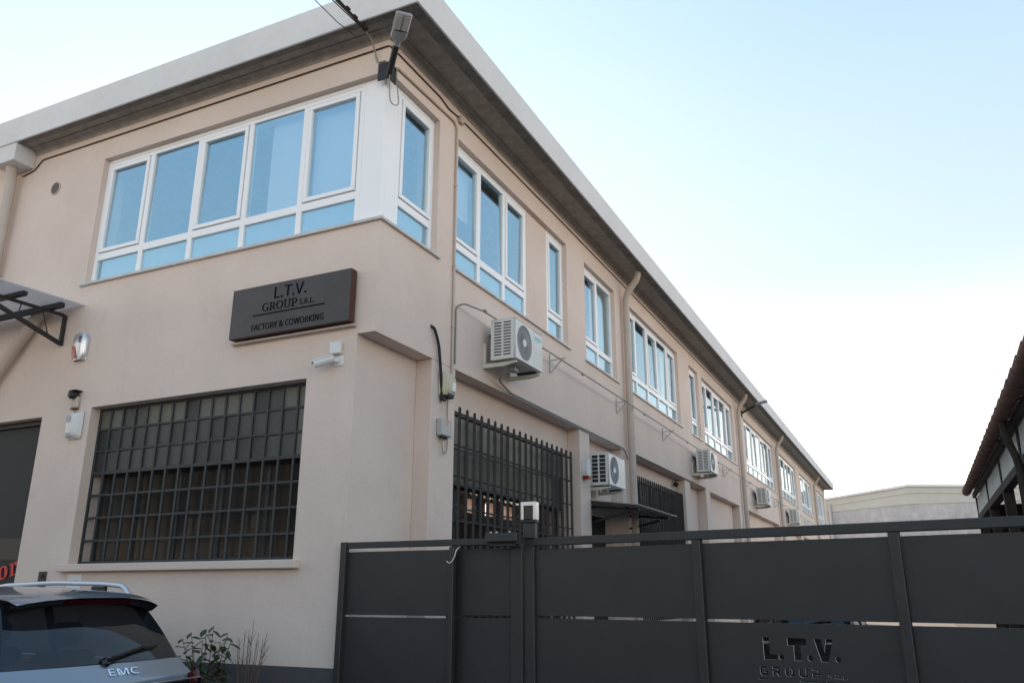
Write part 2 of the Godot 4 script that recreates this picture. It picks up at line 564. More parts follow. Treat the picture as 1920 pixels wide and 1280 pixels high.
func sill(parent: Node, lo: Vector3, hi: Vector3, along_z: bool) -> void:
	# slabs of pale stone laid end to end
	var length := absf(hi.z - lo.z) if along_z else absf(hi.x - lo.x)
	var n := maxi(1, roundi(length / 1.15))
	for k in n:
		var a := lo
		var b := hi
		if along_z:
			a.z = lerpf(lo.z, hi.z, float(k) / n) - 0.0015
			b.z = lerpf(lo.z, hi.z, float(k + 1) / n) + 0.0015
		else:
			a.x = lerpf(lo.x, hi.x, float(k) / n) + 0.0015
			b.x = lerpf(lo.x, hi.x, float(k + 1) / n) - 0.0015
		box(parent, "sill_slab", mats.marble, a, b, 0.005)

func steel_grid(parent: Node, at: Vector3, turn: float, w: float, h: float, cols: int, rows: int, cast_rows: int, back: float) -> Node3D:
	# a steel factory window: bars in a grid, cast glass in the upper rows, clear panes set back below
	var o := part(parent, "steel_window", at, turn)
	var cw := w / cols
	var rh := h / rows
	for k in cols + 1:
		var x := clampf(k * cw, 0.014, w - 0.014)
		box(o, "bar", mats.steel_frame, Vector3(x - 0.013, 0, -0.03), Vector3(x + 0.013, h, 0), 0.003)
	for k in rows + 1:
		var y := clampf(k * rh, 0.016, h - 0.016)
		var t := 0.02 if k == rows - cast_rows else 0.013
		box(o, "bar", mats.steel_frame, Vector3(0, y - t, -0.034), Vector3(w, y + t, -0.004), 0.003)
	for i in cols:
		for j in range(rows - cast_rows, rows):
			put(o, "pane", mats["hammered_glass_%d" % ([1, 2, 2][rng.randi() % 3] if j == rows - 1 and i % 5 != 2 or i > cols - 4 else [0, 0, 1, 1][rng.randi() % 4])], box_mesh(Vector3(cw - 0.02, rh - 0.02, 0.005), 0.0), Vector3((i + 0.5) * cw, (j + 0.5) * rh, -0.02))
	var n := maxi(2, roundi(w / 0.62))
	var top := h - cast_rows * rh
	for k in n:
		box(o, "pane", mats.clear_glass, Vector3(k * w / n + 0.02, 0.03, back - 0.008), Vector3((k + 1) * w / n - 0.02, top - 0.02, back - 0.003), 0.0)
	for k in n + 1:
		var x := clampf(k * w / n, 0.025, w - 0.025)
		box(o, "mullion", mats.steel_frame, Vector3(x - 0.025, 0, back - 0.03), Vector3(x + 0.025, top, back + 0.01), 0.003)
	box(o, "rail", mats.steel_frame, Vector3(0, 0.0, back - 0.032), Vector3(w, 0.05, back + 0.012), 0.003)
	box(o, "rail", mats.steel_frame, Vector3(0, top - 0.03, back - 0.032), Vector3(w, top + 0.01, back + 0.012), 0.003)
	return o

func grille(parent: Node, z0: float, z1: float, n: int, y0: float, y1: float, x: float) -> void:
	# upright flat bars with pointed tops through a round rail
	var o := part(parent, "window_grille")
	var tip := begin()
	extrude(tip, PackedVector2Array([Vector2(-0.017, 0), Vector2(0.017, 0), Vector2(0.017, y1 - y0 - 0.02), Vector2(0, y1 - y0), Vector2(-0.017, y1 - y0 - 0.02)]), -0.006, 0.006)
	var upright := tip.commit()
	for k in n:
		var z := lerpf(z0 - 0.03, z1 + 0.03, float(k) / (n - 1))
		put(o, "bar", mats.rust_bar, upright, Vector3(x, y0, z), Basis(Vector3.UP, PI / 2 - 0.9))
	tube_part(o, "rail", mats.steel_frame, [Vector3(x - 0.025, y1 - 0.1, z0), Vector3(x - 0.025, y1 - 0.1, z1)], 0.02)
	for k in range(1, 7):
		var y := y1 - 0.1 - k * 0.355
		if y > y0 + 0.05:
			box(o, "rail", mats.rust_bar, Vector3(x - 0.04, y - 0.008, z1), Vector3(x - 0.012, y + 0.008, z0), 0.002)

# ---------------------------------------------------------------- the building

func factory() -> void:
	var o := thing("factory_building", "long two-storey beige plastered factory building with white ribbon windows and concrete eaves", "building")
	var side := [  # [z of the near jamb, z of the far jamb, panes]
		[-5.99, -7.58, 2], [-8.30, -12.21, 5], [-13.32, -14.25, 1], [-14.68, -18.75, 5], [-20.55, -26.64, 7], [-28.06, -33.26, 5], [-34.6, -39.5, 5], [-41.6, -45.9, 5]]
	# front wall: openings in x, y
	var door := Rect2(-7.0, 0.0, 2.19, 3.685)
	var low := Rect2(-3.952, 1.952, 3.145, 1.77)
	var st := begin()
	slab(st, Vector3.ZERO, Vector3.RIGHT, Vector3.UP, Vector3.BACK, Rect2(-DEEP, 0, DEEP, YSO), [Rect2(-4.434, YS, 5.0, YT - YS), low, door, Rect2(XC, 0, 1.0, YL)], 0.35)
	put(o, "front_wall", mats.plaster, st.commit())
	# side wall of the upper floor: u runs along -z
	var holes := [Rect2(0, YS, 1.114, YT - YS), Rect2(1.565, YS, 3.604, YT - YS)]
	for s: Array in side:
		holes.append(Rect2(-s[0], YS, s[0] - s[1], YT - YS))
	st = begin()
	slab(st, Vector3.ZERO, Vector3.FORWARD, Vector3.UP, Vector3.RIGHT, Rect2(0.35, YL, LENGTH - 0.35, YSO - YL), holes, 0.3)
	put(o, "side_wall", mats.plaster, st.commit())
	# the soffit strip of the overhang at the corner belongs to the front wall; ground-floor wall set back
	var bays := [Rect2(1.65, 1.2, 3.88, 2.52), Rect2(6.1, 0.12, 1.5, 2.78), Rect2(8.42, 1.2, 3.76, 2.56), Rect2(20.6, 0.12, 3.2, 2.9)]
	st = begin()
	slab(st, Vector3(XC, 0, 0), Vector3.FORWARD, Vector3.UP, Vector3.RIGHT, Rect2(0.35, 0, LENGTH - 0.35, YL), bays, 0.3)
	put(o, "ground_floor_wall", mats.plaster, st.commit())
	for p: Array in [[-1.10, -1.617], [-5.58, -6.02], [-7.68, -8.38], [-12.21, -12.72], [-14.32, -14.79], [-18.70, -19.62], [-26.64, -27.5], [-33.3, -34.0], [-39.6, -40.5], [-46.0, -46.6]]:
		box(o, "pillar", mats.plaster, Vector3(XC, 0, p[1]), Vector3(-0.002, YL, p[0]), 0.006)
	box(o, "pier", mats.plaster, Vector3(-0.2, YS + 0.001, -4.5), Vector3(-REV + 0.002, YT - 0.001, -3.745), 0.0)
	box(o, "plinth", mats.plinth, Vector3(-4.81, 0, -0.02), Vector3(XC + 0.004, 1.012, 0.006), 0.002)
	box(o, "plinth", mats.plinth, Vector3(XC - 0.02, 0, -1.1), Vector3(XC + 0.006, 1.012, 0.005), 0.002)
	# back and far walls, floors, roof: they close the rooms
	var lights := []
	for k in 8:
		lights.append(Rect2(13.2 + k * 1.25, 3.85, 0.6, 0.4))
	st = begin()
	slab(st, Vector3(-DEEP, 0, 0), Vector3.FORWARD, Vector3.UP, Vector3.LEFT, Rect2(0.35, 0, LENGTH - 0.35, YSO), lights, 0.3)
	put(o, "back_wall", mats.plaster, st.commit())
	box(o, "end_wall", mats.plaster, Vector3(-DEEP, 0, -LENGTH - 0.3), Vector3(-0.003, YSO, -LENGTH - 0.001), 0.0)
	box(o, "upper_floor", mats.inside, Vector3(-DEEP + 0.31, 4.46, -LENGTH), Vector3(-0.31, 4.66, -0.36), 0.0)
	box(o, "ground_floor", mats.inside, Vector3(-DEEP + 0.31, 0.02, -LENGTH), Vector3(XC - 0.31, 0.12, -0.36), 0.0)
	# windows of the upper floor
	pvc_window(o, Vector3(-4.434, YS, -REV), 0.0, 4.089, 5, [[4.05, 4.98, 0.02], [3.25, 3.98, 0.02]])
	st = begin()
	span(st, Vector3(-0.345, YS, -0.15), Vector3(-REV, YT, -REV), 0.006)
	span(st, Vector3(-0.15, YS, -0.345), Vector3(-REV - 0.001, YT, -0.15), 0.004)
	put(o, "corner_post", mats.pvc, st.commit())
	pvc_window(o, Vector3(-REV, YS, -0.345), PI / 2, 0.769, 1)
	pvc_window(o, Vector3(-REV, YS, -1.565), PI / 2, 2.18, 3, [[0.05, 0.95, 0.9]])
	pvc_window(o, Vector3(-REV, YS, -4.5), PI / 2, 0.669, 1)
	for s: Array in side:
		pvc_window(o, Vector3(-REV, YS, s[0]), PI / 2, s[0] - s[1], s[2], [[s[2] - 0.95, s[2] - 0.05, 0.02]] if s[2] in [2, 5] else [])
	sill(o, Vector3(-4.50, YS - 0.036, -REV), Vector3(-0.076, YS, 0.035), false)
	box(o, "sill_slab", mats.marble, Vector3(-0.073, YS - 0.036, -REV), Vector3(0.035, YS, 0.0345), 0.005)
	sill(o, Vector3(-REV, YS - 0.036, -REV - 0.003), Vector3(0.034, YS, -1.17), true)
	sill(o, Vector3(-REV, YS - 0.036, -1.5), Vector3(0.034, YS, -5.25), true)
	for s: Array in side:
		sill(o, Vector3(-REV, YS - 0.036, s[0] + 0.06), Vector3(0.034, YS, s[1] - 0.09), true)
	# ground-floor windows, grilles and doors
	rng.seed = 5
	steel_grid(o, Vector3(-3.952, 1.955, -0.12), 0.0, 3.145, 1.765, 16, 7, 3, -0.16)
	box(o, "window_sill", mats.plaster, Vector3(-4.04, 1.872, -0.12), Vector3(-0.722, 1.952, 0.075), 0.008)
	steel_grid(o, Vector3(XC - 0.06, 1.2, -1.65), PI / 2, 3.88, 2.52, 10, 6, 2, -0.1)
	grille(o, -1.65, -5.40, 21, 1.15, 3.735, -0.075)
	steel_grid(o, Vector3(XC - 0.06, 1.2, -8.42), PI / 2, 3.76, 2.56, 10, 6, 2, -0.1)
	grille(o, -8.55, -12.14, 25, 1.15, 3.79, -0.06)
	var d := part(o, "shop_door")
	box(d, "leaf", mats.shutter, Vector3(-7.0, 0.0, -0.2), Vector3(-4.812, 3.684, -0.14), 0.0)
	box(d, "band", mats.shutter_dark, Vector3(-6.99, 2.02, -0.1395), Vector3(-4.813, 2.27, -0.134), 0.0)
	word(d, "letter", mats.red_print, "o", "Droid Serif", 0.2, 0.004, Vector3(-5.24, 1.90, -0.132), 0.16, 700).rotation.z = 0.25
	word(d, "letter", mats.red_print, "r", "Droid Serif", 0.2, 0.004, Vector3(-5.06, 1.94, -0.132), 0.14, 700).rotation.z = 0.25
	box(d, "head", mats.black_steel, Vector3(-6.99, 3.62, -0.138), Vector3(-4.813, 3.683, -0.10), 0.002)
	d = part(o, "side_door")
	box(d, "leaf", mats.shutter, Vector3(XC - 0.2, 0.12, -7.6), Vector3(XC - 0.12, 2.9, -6.1), 0.0)
	box(d, "handle", mats.silver, Vector3(XC - 0.119, 1.05, -6.3), Vector3(XC - 0.06, 1.09, -6.2), 0.006)
	d = part(o, "roller_door")
	box(d, "leaf", mats.sign_edge, Vector3(XC - 0.2, 0.12, -23.8), Vector3(XC - 0.12, 3.02, -20.6), 0.0)
	box(d, "box", mats.shutter_dark, Vector3(XC - 0.119, 2.7, -23.8), Vector3(XC + 0.06, 3.0, -20.6), 0.01)
	# eaves: edge beam, sunk soffit, cove against the wall, roof
	var xf := 0.557
	var zf := 0.321
	st = begin()
	span(st, Vector3(xf - 0.03, 7.56, -LENGTH - 0.3), Vector3(xf, 7.96, zf), 0.006)
	put(o, "edge_beam", mats.concrete, st.commit())
	st = begin()
	span(st, Vector3(-DEEP - 0.3, 7.561, zf - 0.03), Vector3(xf - 0.02, 7.959, zf - 0.001), 0.006)
	put(o, "edge_beam", mats.concrete, st.commit())
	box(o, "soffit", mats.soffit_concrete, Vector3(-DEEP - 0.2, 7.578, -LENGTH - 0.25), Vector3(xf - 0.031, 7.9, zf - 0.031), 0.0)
	box(o, "drip_band", mats.stained_concrete, Vector3(xf - 0.17, 7.563, -LENGTH - 0.25), Vector3(xf - 0.031, 7.6, zf - 0.031), 0.004)
	box(o, "drip_band", mats.stained_concrete, Vector3(-DEEP - 0.2, 7.5632, zf - 0.11), Vector3(xf - 0.171, 7.6, zf - 0.031), 0.004)
	st = begin()
	extrude(st, cove(), 0.0, DEEP + 0.1, Transform3D(Basis(Vector3.BACK, Vector3.UP, Vector3.LEFT), Vector3(0.102, 7.578, 0.001)))
	extrude(st, cove(), 0.0, LENGTH, Transform3D(Basis(Vector3.RIGHT, Vector3.UP, Vector3.FORWARD), Vector3(0.001, 7.578, 0.0)))
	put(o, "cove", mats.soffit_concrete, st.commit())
	st = begin()
	span(st, Vector3(-5.9, 7.3, 0.001), Vector3(-6.35, 7.576, zf - 0.02), 0.008)
	put(o, "beam_end", mats.concrete, st.commit())
	box(o, "roof", mats.concrete, Vector3(-DEEP - 0.2, 7.9, -LENGTH - 0.2), Vector3(xf - 0.14, 7.945, zf - 0.14), 0.0)
	# rainwater pipes
	for p: Array in [[-7.98, 0.0], [-19.2, 0.0], [-26.95, 0.0], [-40.1, 0.0]]:
		var z: float = p[0]
		var r := part(o, "rain_pipe")
		tube_part(r, "pipe", mats.pipe_paint, rounded([Vector3(0.36, 7.62, z), Vector3(0.35, 7.44, z), Vector3(0.1, 7.12, z), Vector3(0.1, 0.0, z)], 0.16, 6), 0.065, -1.0, 14)
		for y: float in [6.4, 4.35, 3.75, 2.2]:
			var c := begin()
			lathe(c, Vector3(0.1, y, z), Vector3.UP, [[0.0655, -0.014], [0.071, -0.012], [0.071, 0.012], [0.0655, 0.014]], 14)
			put(r, "clip", mats.pipe_paint, c.commit())
	var r := part(o, "rain_pipe")
	tube_part(r, "pipe", mats.pipe_paint, rounded([Vector3(-6.12, 7.4, 0.2), Vector3(-6.16, 7.15, 0.12), Vector3(-6.18, 5.3, 0.1)], 0.1, 5), 0.07, -1.0, 14)
	tube_part(r, "pipe", mats.pipe_paint, [Vector3(-6.2, 3.75, 0.1), Vector3(-4.95, 5.12, 0.1)], 0.07, -1.0, 14)

func cove() -> PackedVector2Array:
	# a quarter round in the corner of wall and soffit, with a bead at its upper edge
	var out := PackedVector2Array([Vector2(0.0, 0.01), Vector2(0.0, -0.085)])
	for k in 6:
		var a := PI / 2 * k / 5.0
		out.append(Vector2(0.006 + 0.075 * (1.0 - cos(a)), -0.085 + 0.067 * sin(a)))
	out.append_array([Vector2(0.088, -0.026), Vector2(0.1, -0.02), Vector2(0.102, -0.004), Vector2(0.102, 0.01)])
	return out

# ---------------------------------------------------------------- the gate

const G0 := Vector3(1.61, 0, -0.05)
const G1 := Vector3(5.12, 0, 0.6)

func letter(c: String) -> Array:
	# strokes of a heavy stencil letter as convex outlines in a unit square
	var r := func(x0: float, y0: float, x1: float, y1: float) -> PackedVector2Array: return PackedVector2Array([Vector2(x0, y0), Vector2(x1, y0), Vector2(x1, y1), Vector2(x0, y1)])
	var poly := func(a: Array) -> PackedVector2Array:
		var p := PackedVector2Array()
		for k in range(0, a.size(), 2):
			p.append(Vector2(a[k], a[k + 1]))
		return p
	match c:
		"L": return [poly.call([0, 0, 0.72, 0, 0.72, 0.24, 0.34, 0.24, 0.34, 1, 0, 1])]
		"T": return [poly.call([0.31, 0, 0.69, 0, 0.69, 0.66, 1, 0.66, 1, 1, 0, 1, 0, 0.66, 0.31, 0.66])]
		"V": return [poly.call([0.30, 0, 0.66, 0, 0.96, 1, 0.62, 1, 0.48, 0.42, 0.36, 1, 0, 1])]
		".":
			var p := PackedVector2Array()
			for k in 12:
				p.append(Vector2(0.14 + 0.14 * cos(TAU * k / 12), 0.14 + 0.14 * sin(TAU * k / 12)))
			return [p]
		"G": return [poly.call([0.22, 0, 0.95, 0, 0.95, 0.5, 0.55, 0.5, 0.55, 0.32, 0.72, 0.32, 0.72, 0.22, 0.32, 0.22, 0.24, 0.3, 0.24, 0.7, 0.32, 0.78, 0.9, 0.78, 0.9, 1, 0.22, 1, 0, 0.8, 0, 0.2])]
		"R": return [poly.call([0, 0, 0.24, 0, 0.24, 0.32, 0.5, 0.32, 0.7, 0, 0.98, 0, 0.76, 0.36, 0.9, 0.48, 0.9, 0.86, 0.76, 1, 0, 1, 0, 0.8, 0.62, 0.8, 0.66, 0.74, 0.66, 0.6, 0.6, 0.53, 0, 0.53])]
		"O": return [poly.call([0.22, 0, 0.47, 0, 0.47, 0.22, 0.32, 0.22, 0.24, 0.3, 0.24, 0.7, 0.32, 0.78, 0.47, 0.78, 0.47, 1, 0.22, 1, 0, 0.8, 0, 0.2]), poly.call([0.53, 0, 0.78, 0, 1, 0.2, 1, 0.8, 0.78, 1, 0.53, 1, 0.53, 0.78, 0.68, 0.78, 0.76, 0.7, 0.76, 0.3, 0.68, 0.22, 0.53, 0.22])]
		"U": return [poly.call([0.22, 0, 0.78, 0, 1, 0.2, 1, 1, 0.76, 1, 0.76, 0.3, 0.68, 0.22, 0.32, 0.22, 0.24, 0.3, 0.24, 1, 0, 1, 0, 0.2])]
		"P": return [poly.call([0, 0, 0.24, 0, 0.24, 0.3, 0.76, 0.3, 0.92, 0.44, 0.92, 0.86, 0.76, 1, 0, 1, 0, 0.79, 0.6, 0.79, 0.67, 0.72, 0.67, 0.58, 0.6, 0.5, 0, 0.5])]
		"S": return [poly.call([0, 0, 0.78, 0, 0.95, 0.16, 0.95, 0.46, 0.8, 0.6, 0.28, 0.6, 0.24, 0.66, 0.24, 0.76, 0.28, 0.8, 0.92, 0.8, 0.92, 1, 0.16, 1, 0, 0.86, 0, 0.54, 0.14, 0.41, 0.66, 0.41, 0.7, 0.36, 0.7, 0.25, 0.66, 0.2, 0, 0.2])]
	return []

func gate() -> void:
	# wicket beside the building corner
	var m: Material = mats.gate_paint
	var o := thing("pedestrian_gate", "narrow charcoal steel pedestrian gate and side panel beside the building corner", "gate")
	box(o, "post", m, Vector3(XC + 0.002, 0, 0.012), Vector3(-0.148, 2.092, 0.072), 0.004)
	box(o, "post", m, Vector3(0.922, 0, -0.005), Vector3(0.965, 2.03, 0.055), 0.004)
	box(o, "top_rail", m, Vector3(-0.148, 2.036, 0.0), Vector3(1.565, 2.09, 0.055), 0.004)
	box(o, "panel", m, Vector3(-0.152, 1.466, 0.014), Vector3(0.915, 2.006, 0.026), 0.002)
	box(o, "panel", m, Vector3(-0.152, 0.1, 0.014), Vector3(0.915, 1.448, 0.026), 0.002)
	box(o, "bottom_rail", m, Vector3(-0.148, 0.06, 0.0), Vector3(0.922, 0.115, 0.05), 0.004)
	box(o, "lock_post", mats.black_steel, Vector3(0.868, 0, -0.052), Vector3(0.94, 1.985, -0.008), 0.003)
	var d := part(o, "door_leaf")
	box(d, "panel", m, Vector3(0.88, 1.47, -0.066), Vector3(1.475, 2.012, -0.054), 0.002)
	box(d, "panel", m, Vector3(0.88, 0.1, -0.066), Vector3(1.475, 1.452, -0.054), 0.002)
	box(d, "stile", m, Vector3(1.47, 0.08, -0.07), Vector3(1.575, 2.03, -0.02), 0.004)
	var c := part(o, "door_closer")
	box(c, "body", m, Vector3(1.29, 2.055, 0.056), Vector3(1.585, 2.128, 0.105), 0.005)
	box(c, "arm", mats.black_steel, Vector3(1.33, 2.02, 0.06), Vector3(1.56, 2.04, 0.085), 0.003)
	for x: float in [1.335, 1.39, 1.51]:
		var b := begin()
		lathe(b, Vector3(x, 2.128, 0.08), Vector3.UP, [[0.012, 0.0], [0.012, 0.008], [0.008, 0.012], [0.0, 0.012]], 8)
		put(c, "bolt", mats.galvanised, b.commit())
	tube_part(o, "cable", mats.cable_white, rounded([Vector3(1.02, 2.03, 0.03), Vector3(0.995, 2.0, 0.06), Vector3(0.985, 1.93, 0.075), Vector3(0.945, 1.885, 0.08), Vector3(0.905, 1.91, 0.06)], 0.05, 5), 0.0045, -1.0, 6)
	# driveway gate, hung a little askew of the facade
	var dir := (G1 - G0).normalized()
	o = thing("driveway_gate", "wide charcoal steel driveway gate with cut-out company lettering", "gate", G0, atan2(-dir.z, dir.x))
	box(o, "post", m, Vector3(-0.02, 0, -0.06), Vector3(0.078, 2.083, 0.02), 0.005)
	box(o, "top_rail", m, Vector3(0.08, 2.02, -0.03), Vector3(5.6, 2.084, 0.03), 0.005)
	box(o, "bottom_rail", m, Vector3(0.08, 0.08, -0.03), Vector3(5.6, 0.15, 0.03), 0.005)
	var ups := [0.08, 1.475, 2.815, 4.2, 5.6]
	for k in range(1, 5):
		box(o, "upright", m, Vector3(ups[k], 0.15, -0.029), Vector3(ups[k] + 0.066, 2.02, 0.029), 0.004)
	for k in 4:
		var x0: float = ups[k] + (0.0 if k == 0 else 0.066) + 0.004
		var x1: float = ups[k + 1] - 0.004
		box(o, "panel", m, Vector3(x0, 1.476, -0.012), Vector3(x1, 1.994, -0.004), 0.0015)
		if k != 1:
			box(o, "panel", m, Vector3(x0, 0.15, -0.012), Vector3(x1, 1.457, -0.004), 0.0015)
			continue
		var csg := CSGBox3D.new()
		csg.name = "panel"
		csg.size = Vector3(x1 - x0, 1.307, 0.008)
		csg.material = m
		o.add_child(csg, true)
		csg.position = Vector3((x0 + x1) / 2, 0.8035, -0.008)
		# L . T . V .   G R O U P   S . R . L .
		var run := [["L", 1.935, 1.225, 0.125, 0.14], [".", 2.035, 1.225, 0.125, 0.14], ["T", 2.10, 1.225, 0.125, 0.14], [".", 2.225, 1.225, 0.125, 0.14], ["V", 2.275, 1.225, 0.125, 0.14], [".", 2.40, 1.225, 0.125, 0.14],
			["G", 1.90, 1.125, 0.055, 0.058], ["R", 1.985, 1.125, 0.055, 0.058], ["O", 2.07, 1.125, 0.058, 0.058], ["U", 2.16, 1.125, 0.056, 0.058], ["P", 2.245, 1.125, 0.055, 0.058],
			["S", 2.345, 1.125, 0.026, 0.028], [".", 2.376, 1.125, 0.026, 0.028], ["R", 2.39, 1.125, 0.026, 0.028], [".", 2.421, 1.125, 0.026, 0.028], ["L", 2.436, 1.125, 0.026, 0.028], [".", 2.46, 1.125, 0.026, 0.028]]
		for e: Array in run:
			for outline: PackedVector2Array in letter(e[0]):
				var p := PackedVector2Array()
				for v in outline:
					p.append(Vector2(v.x * e[3], v.y * e[4]))
				cut(csg, p, Vector3(e[1], e[2], 0.02) - csg.position + Vector3(0, 0, -0.008))
		for u: Array in [[1.885, 1.95], [2.16, 2.33], [2.33, 2.48]]:
			cut(csg, PackedVector2Array([Vector2(0, 0), Vector2(u[1] - u[0] - 0.012, 0), Vector2(u[1] - u[0] - 0.012, 0.008), Vector2(0, 0.008)]), Vector3(u[0], 1.098, 0.012) - csg.position)
	# the flashing lamp on the gate post
	o = thing("gate_flasher", "small square flashing lamp in a pale frame on top of the gate post", "lamp", Vector3(1.645, 2.084, -0.03), 0.12)
	box(o, "bracket", m, Vector3(-0.05, 0.0, -0.03), Vector3(0.055, 0.125, 0.03), 0.004)
	box(o, "base", mats.black_steel, Vector3(-0.06, 0.125, -0.045), Vector3(0.065, 0.15, 0.045), 0.004)
	var st := begin()
	slab(st, Vector3(-0.065, 0.15, 0.045), Vector3.RIGHT, Vector3.UP, Vector3.BACK, Rect2(0, 0, 0.13, 0.145), [Rect2(0.024, -0.1, 0.082, 0.214)], 0.09)
	put(o, "frame", mats.silver, st.commit())
	var lens := plain("flasher_lens", lin(0.016, 0.008, 0.007), 0.25)
	box(o, "lens", lens, Vector3(-0.041, 0.15, -0.03), Vector3(0.041, 0.262, 0.036), 0.006)

func cut(csg: CSGShape3D, p: PackedVector2Array, at: Vector3) -> void:
	var c := CSGPolygon3D.new()
	c.operation = CSGShape3D.OPERATION_SUBTRACTION
	c.polygon = p
	c.depth = 0.03
	csg.add_child(c, true)
	c.position = at

# ---------------------------------------------------------------- things on the walls

func air_conditioner(label: String, at: Vector3, cells: Array, sticker: bool) -> Node3D:
	# an outdoor unit on two arms; its own x runs along the wall, z away from it
	var o := thing("air_conditioner", label, "air conditioner", at, PI / 2, "outdoor air conditioner units on the side wall")
	var w := 0.83
	var h := 0.545
	var z0 := 0.13
	var z1 := 0.435
	box(o, "casing", mats.ac_white, Vector3(-w / 2, 0.02, z0), Vector3(w / 2, h - 0.012, z1), 0.012)
	box(o, "lid", mats.ac_white, Vector3(-w / 2 - 0.006, h - 0.012, z0 - 0.004), Vector3(w / 2 + 0.006, h, z1 + 0.012), 0.006)
	# louvred end
	var cols: int = cells[0]
	var rows: int = cells[1]
	var slots := []
	var pw := (z1 - z0 - 0.05) / cols
	var ph := (h - 0.1) / rows
	for i in cols:
		for j in rows:
			slots.append(Rect2(0.03 + i * pw + 0.012, 0.04 + j * ph + ph * cells[2], pw - 0.024, ph * (1.0 - 2.0 * cells[2])))
	box(o, "coil", mats.ac_dark, Vector3(-w / 2 - 0.004, 0.05, z0 + 0.03), Vector3(-w / 2 + 0.004, h - 0.05, z1 - 0.02), 0.0)
	var st := begin()
	slab(st, Vector3(-w / 2 - 0.02, 0.02, z0), Vector3.BACK, Vector3.UP, Vector3.LEFT, Rect2(0, 0, z1 - z0, h - 0.035), slots, 0.014)
	put(o, "end_louvre", mats.ac_white, st.commit())
	# front: plate with a round opening, fan behind wires
	var c := Vector2(-0.145, 0.275)
	var r := 0.222
	st = begin()
	var ring := []
	for k in 49:
		var a := TAU * k / 48.0
		var e := Vector2(cos(a), sin(a))
		var q := e / maxf(absf(e.x), absf(e.y))
		ring.append([c + e * r, c + Vector2(q.x * 0.262, q.y * 0.245)])
	for k in 48:
		var a0: Vector2 = ring[k][0]
		var a1: Vector2 = ring[k + 1][0]
		var b0: Vector2 = ring[k][1]
		var b1: Vector2 = ring[k + 1][1]
		quad(st, Vector3(a0.x, a0.y, z1 + 0.022), Vector3(a1.x, a1.y, z1 + 0.022), Vector3(b1.x, b1.y, z1 + 0.022), Vector3(b0.x, b0.y, z1 + 0.022), Vector3.BACK)
		quad(st, Vector3(a0.x, a0.y, z1 + 0.022), Vector3(a1.x, a1.y, z1 + 0.022), Vector3(a1.x, a1.y, z1 + 0.001), Vector3(a0.x, a0.y, z1 + 0.001), Vector3(c.x - a0.x, c.y - a0.y, 0).normalized())
		quad(st, Vector3(b0.x, b0.y, z1 + 0.022), Vector3(b1.x, b1.y, z1 + 0.022), Vector3(b1.x, b1.y, z1), Vector3(b0.x, b0.y, z1), Vector3(b0.x - c.x, b0.y - c.y, 0).normalized())
	put(o, "front_plate", mats.ac_white, st.commit())
	st = begin()
	lathe(st, Vector3(c.x, c.y, z1), Vector3.BACK, [[r, 0.001], [0.0, 0.0012]], 32)
	put(o, "fan_recess", mats.ac_grille, st.commit())
	st = begin()
	for k in 3:
		var q := Basis(Vector3.BACK, TAU * k / 3.0 + 0.4)
		extrude(st, PackedVector2Array([Vector2(0.04, -0.03), Vector2(0.13, -0.075), Vector2(0.205, -0.03), Vector2(0.19, 0.07), Vector2(0.1, 0.05), Vector2(0.04, 0.03)]), 0.004, 0.006, Transform3D(q, Vector3(c.x, c.y, z1)))
	put(o, "fan", mats.ac_grille, st.commit())
	st = begin()
	for k in 44:
		var q := Basis(Vector3.BACK, TAU * k / 44.0)
		var pts := []
		for s in 5:
			var f := s / 4.0
			pts.append(Vector3(c.x, c.y, z1 + 0.019) + q * (Vector3(cos(f * 0.5), sin(f * 0.5), 0) * lerpf(0.045, r + 0.004, f)))
		tube(st, pts, 0.0028, -1.0, 4)
	for f: float in [0.35, 0.6, 0.82]:
		var pts := []
		for s in 33:
			pts.append(Vector3(c.x + cos(TAU * s / 32) * r * f, c.y + sin(TAU * s / 32) * r * f, z1 + 0.016))
		tube(st, pts, 0.0025, -1.0, 4)
	put(o, "fan_guard", mats.ac_grille, st.commit())
	st = begin()
	lathe(st, Vector3(c.x, c.y, z1 + 0.012), Vector3.BACK, [[0.05, 0.0], [0.05, 0.01], [0.044, 0.014], [0.0, 0.014]], 20)
	put(o, "hub", mats.ac_white, st.commit())
	box(o, "service_panel", mats.ac_white, Vector3(0.125, 0.03, z1), Vector3(w / 2 - 0.006, h - 0.025, z1 + 0.02), 0.006)
	for k in 6:
		box(o, "groove", mats.ac_grille, Vector3(0.15, 0.09 + k * 0.04, z1 + 0.0195), Vector3(w / 2 - 0.03, 0.094 + k * 0.04, z1 + 0.021), 0.0)
	if sticker:
		box(o, "sticker", mats.teal, Vector3(0.16, 0.425, z1 + 0.0202), Vector3(0.38, 0.452, z1 + 0.0212), 0.0)
		box(o, "sticker", mats.teal, Vector3(0.16, 0.40, z1 + 0.0202), Vector3(0.33, 0.412, z1 + 0.0212), 0.0)
	for x: float in [-0.3, 0.3]:
		box(o, "foot", mats.ac_dark, Vector3(x - 0.03, 0.0, z0 + 0.02), Vector3(x + 0.03, 0.02, z1 - 0.02), 0.002)
	for x: float in [-0.37, 0.33]:
		var b := part(o, "wall_bracket")
		box(b, "upright", mats.ac_cream, Vector3(x - 0.018, -0.055, 0.0), Vector3(x + 0.018, 0.26, 0.035), 0.003)
		var arm := begin()
		extrude(arm, PackedVector2Array([Vector2(0.035, -0.055), Vector2(0.3, -0.052), Vector2(0.45, -0.022), Vector2(0.45, -0.002), Vector2(0.035, -0.002)]), x - 0.018, x + 0.018, Transform3D(Basis(Vector3.BACK, Vector3.UP, Vector3.RIGHT), Vector3.ZERO))
		put(b, "arm", mats.ac_cream, arm.commit())
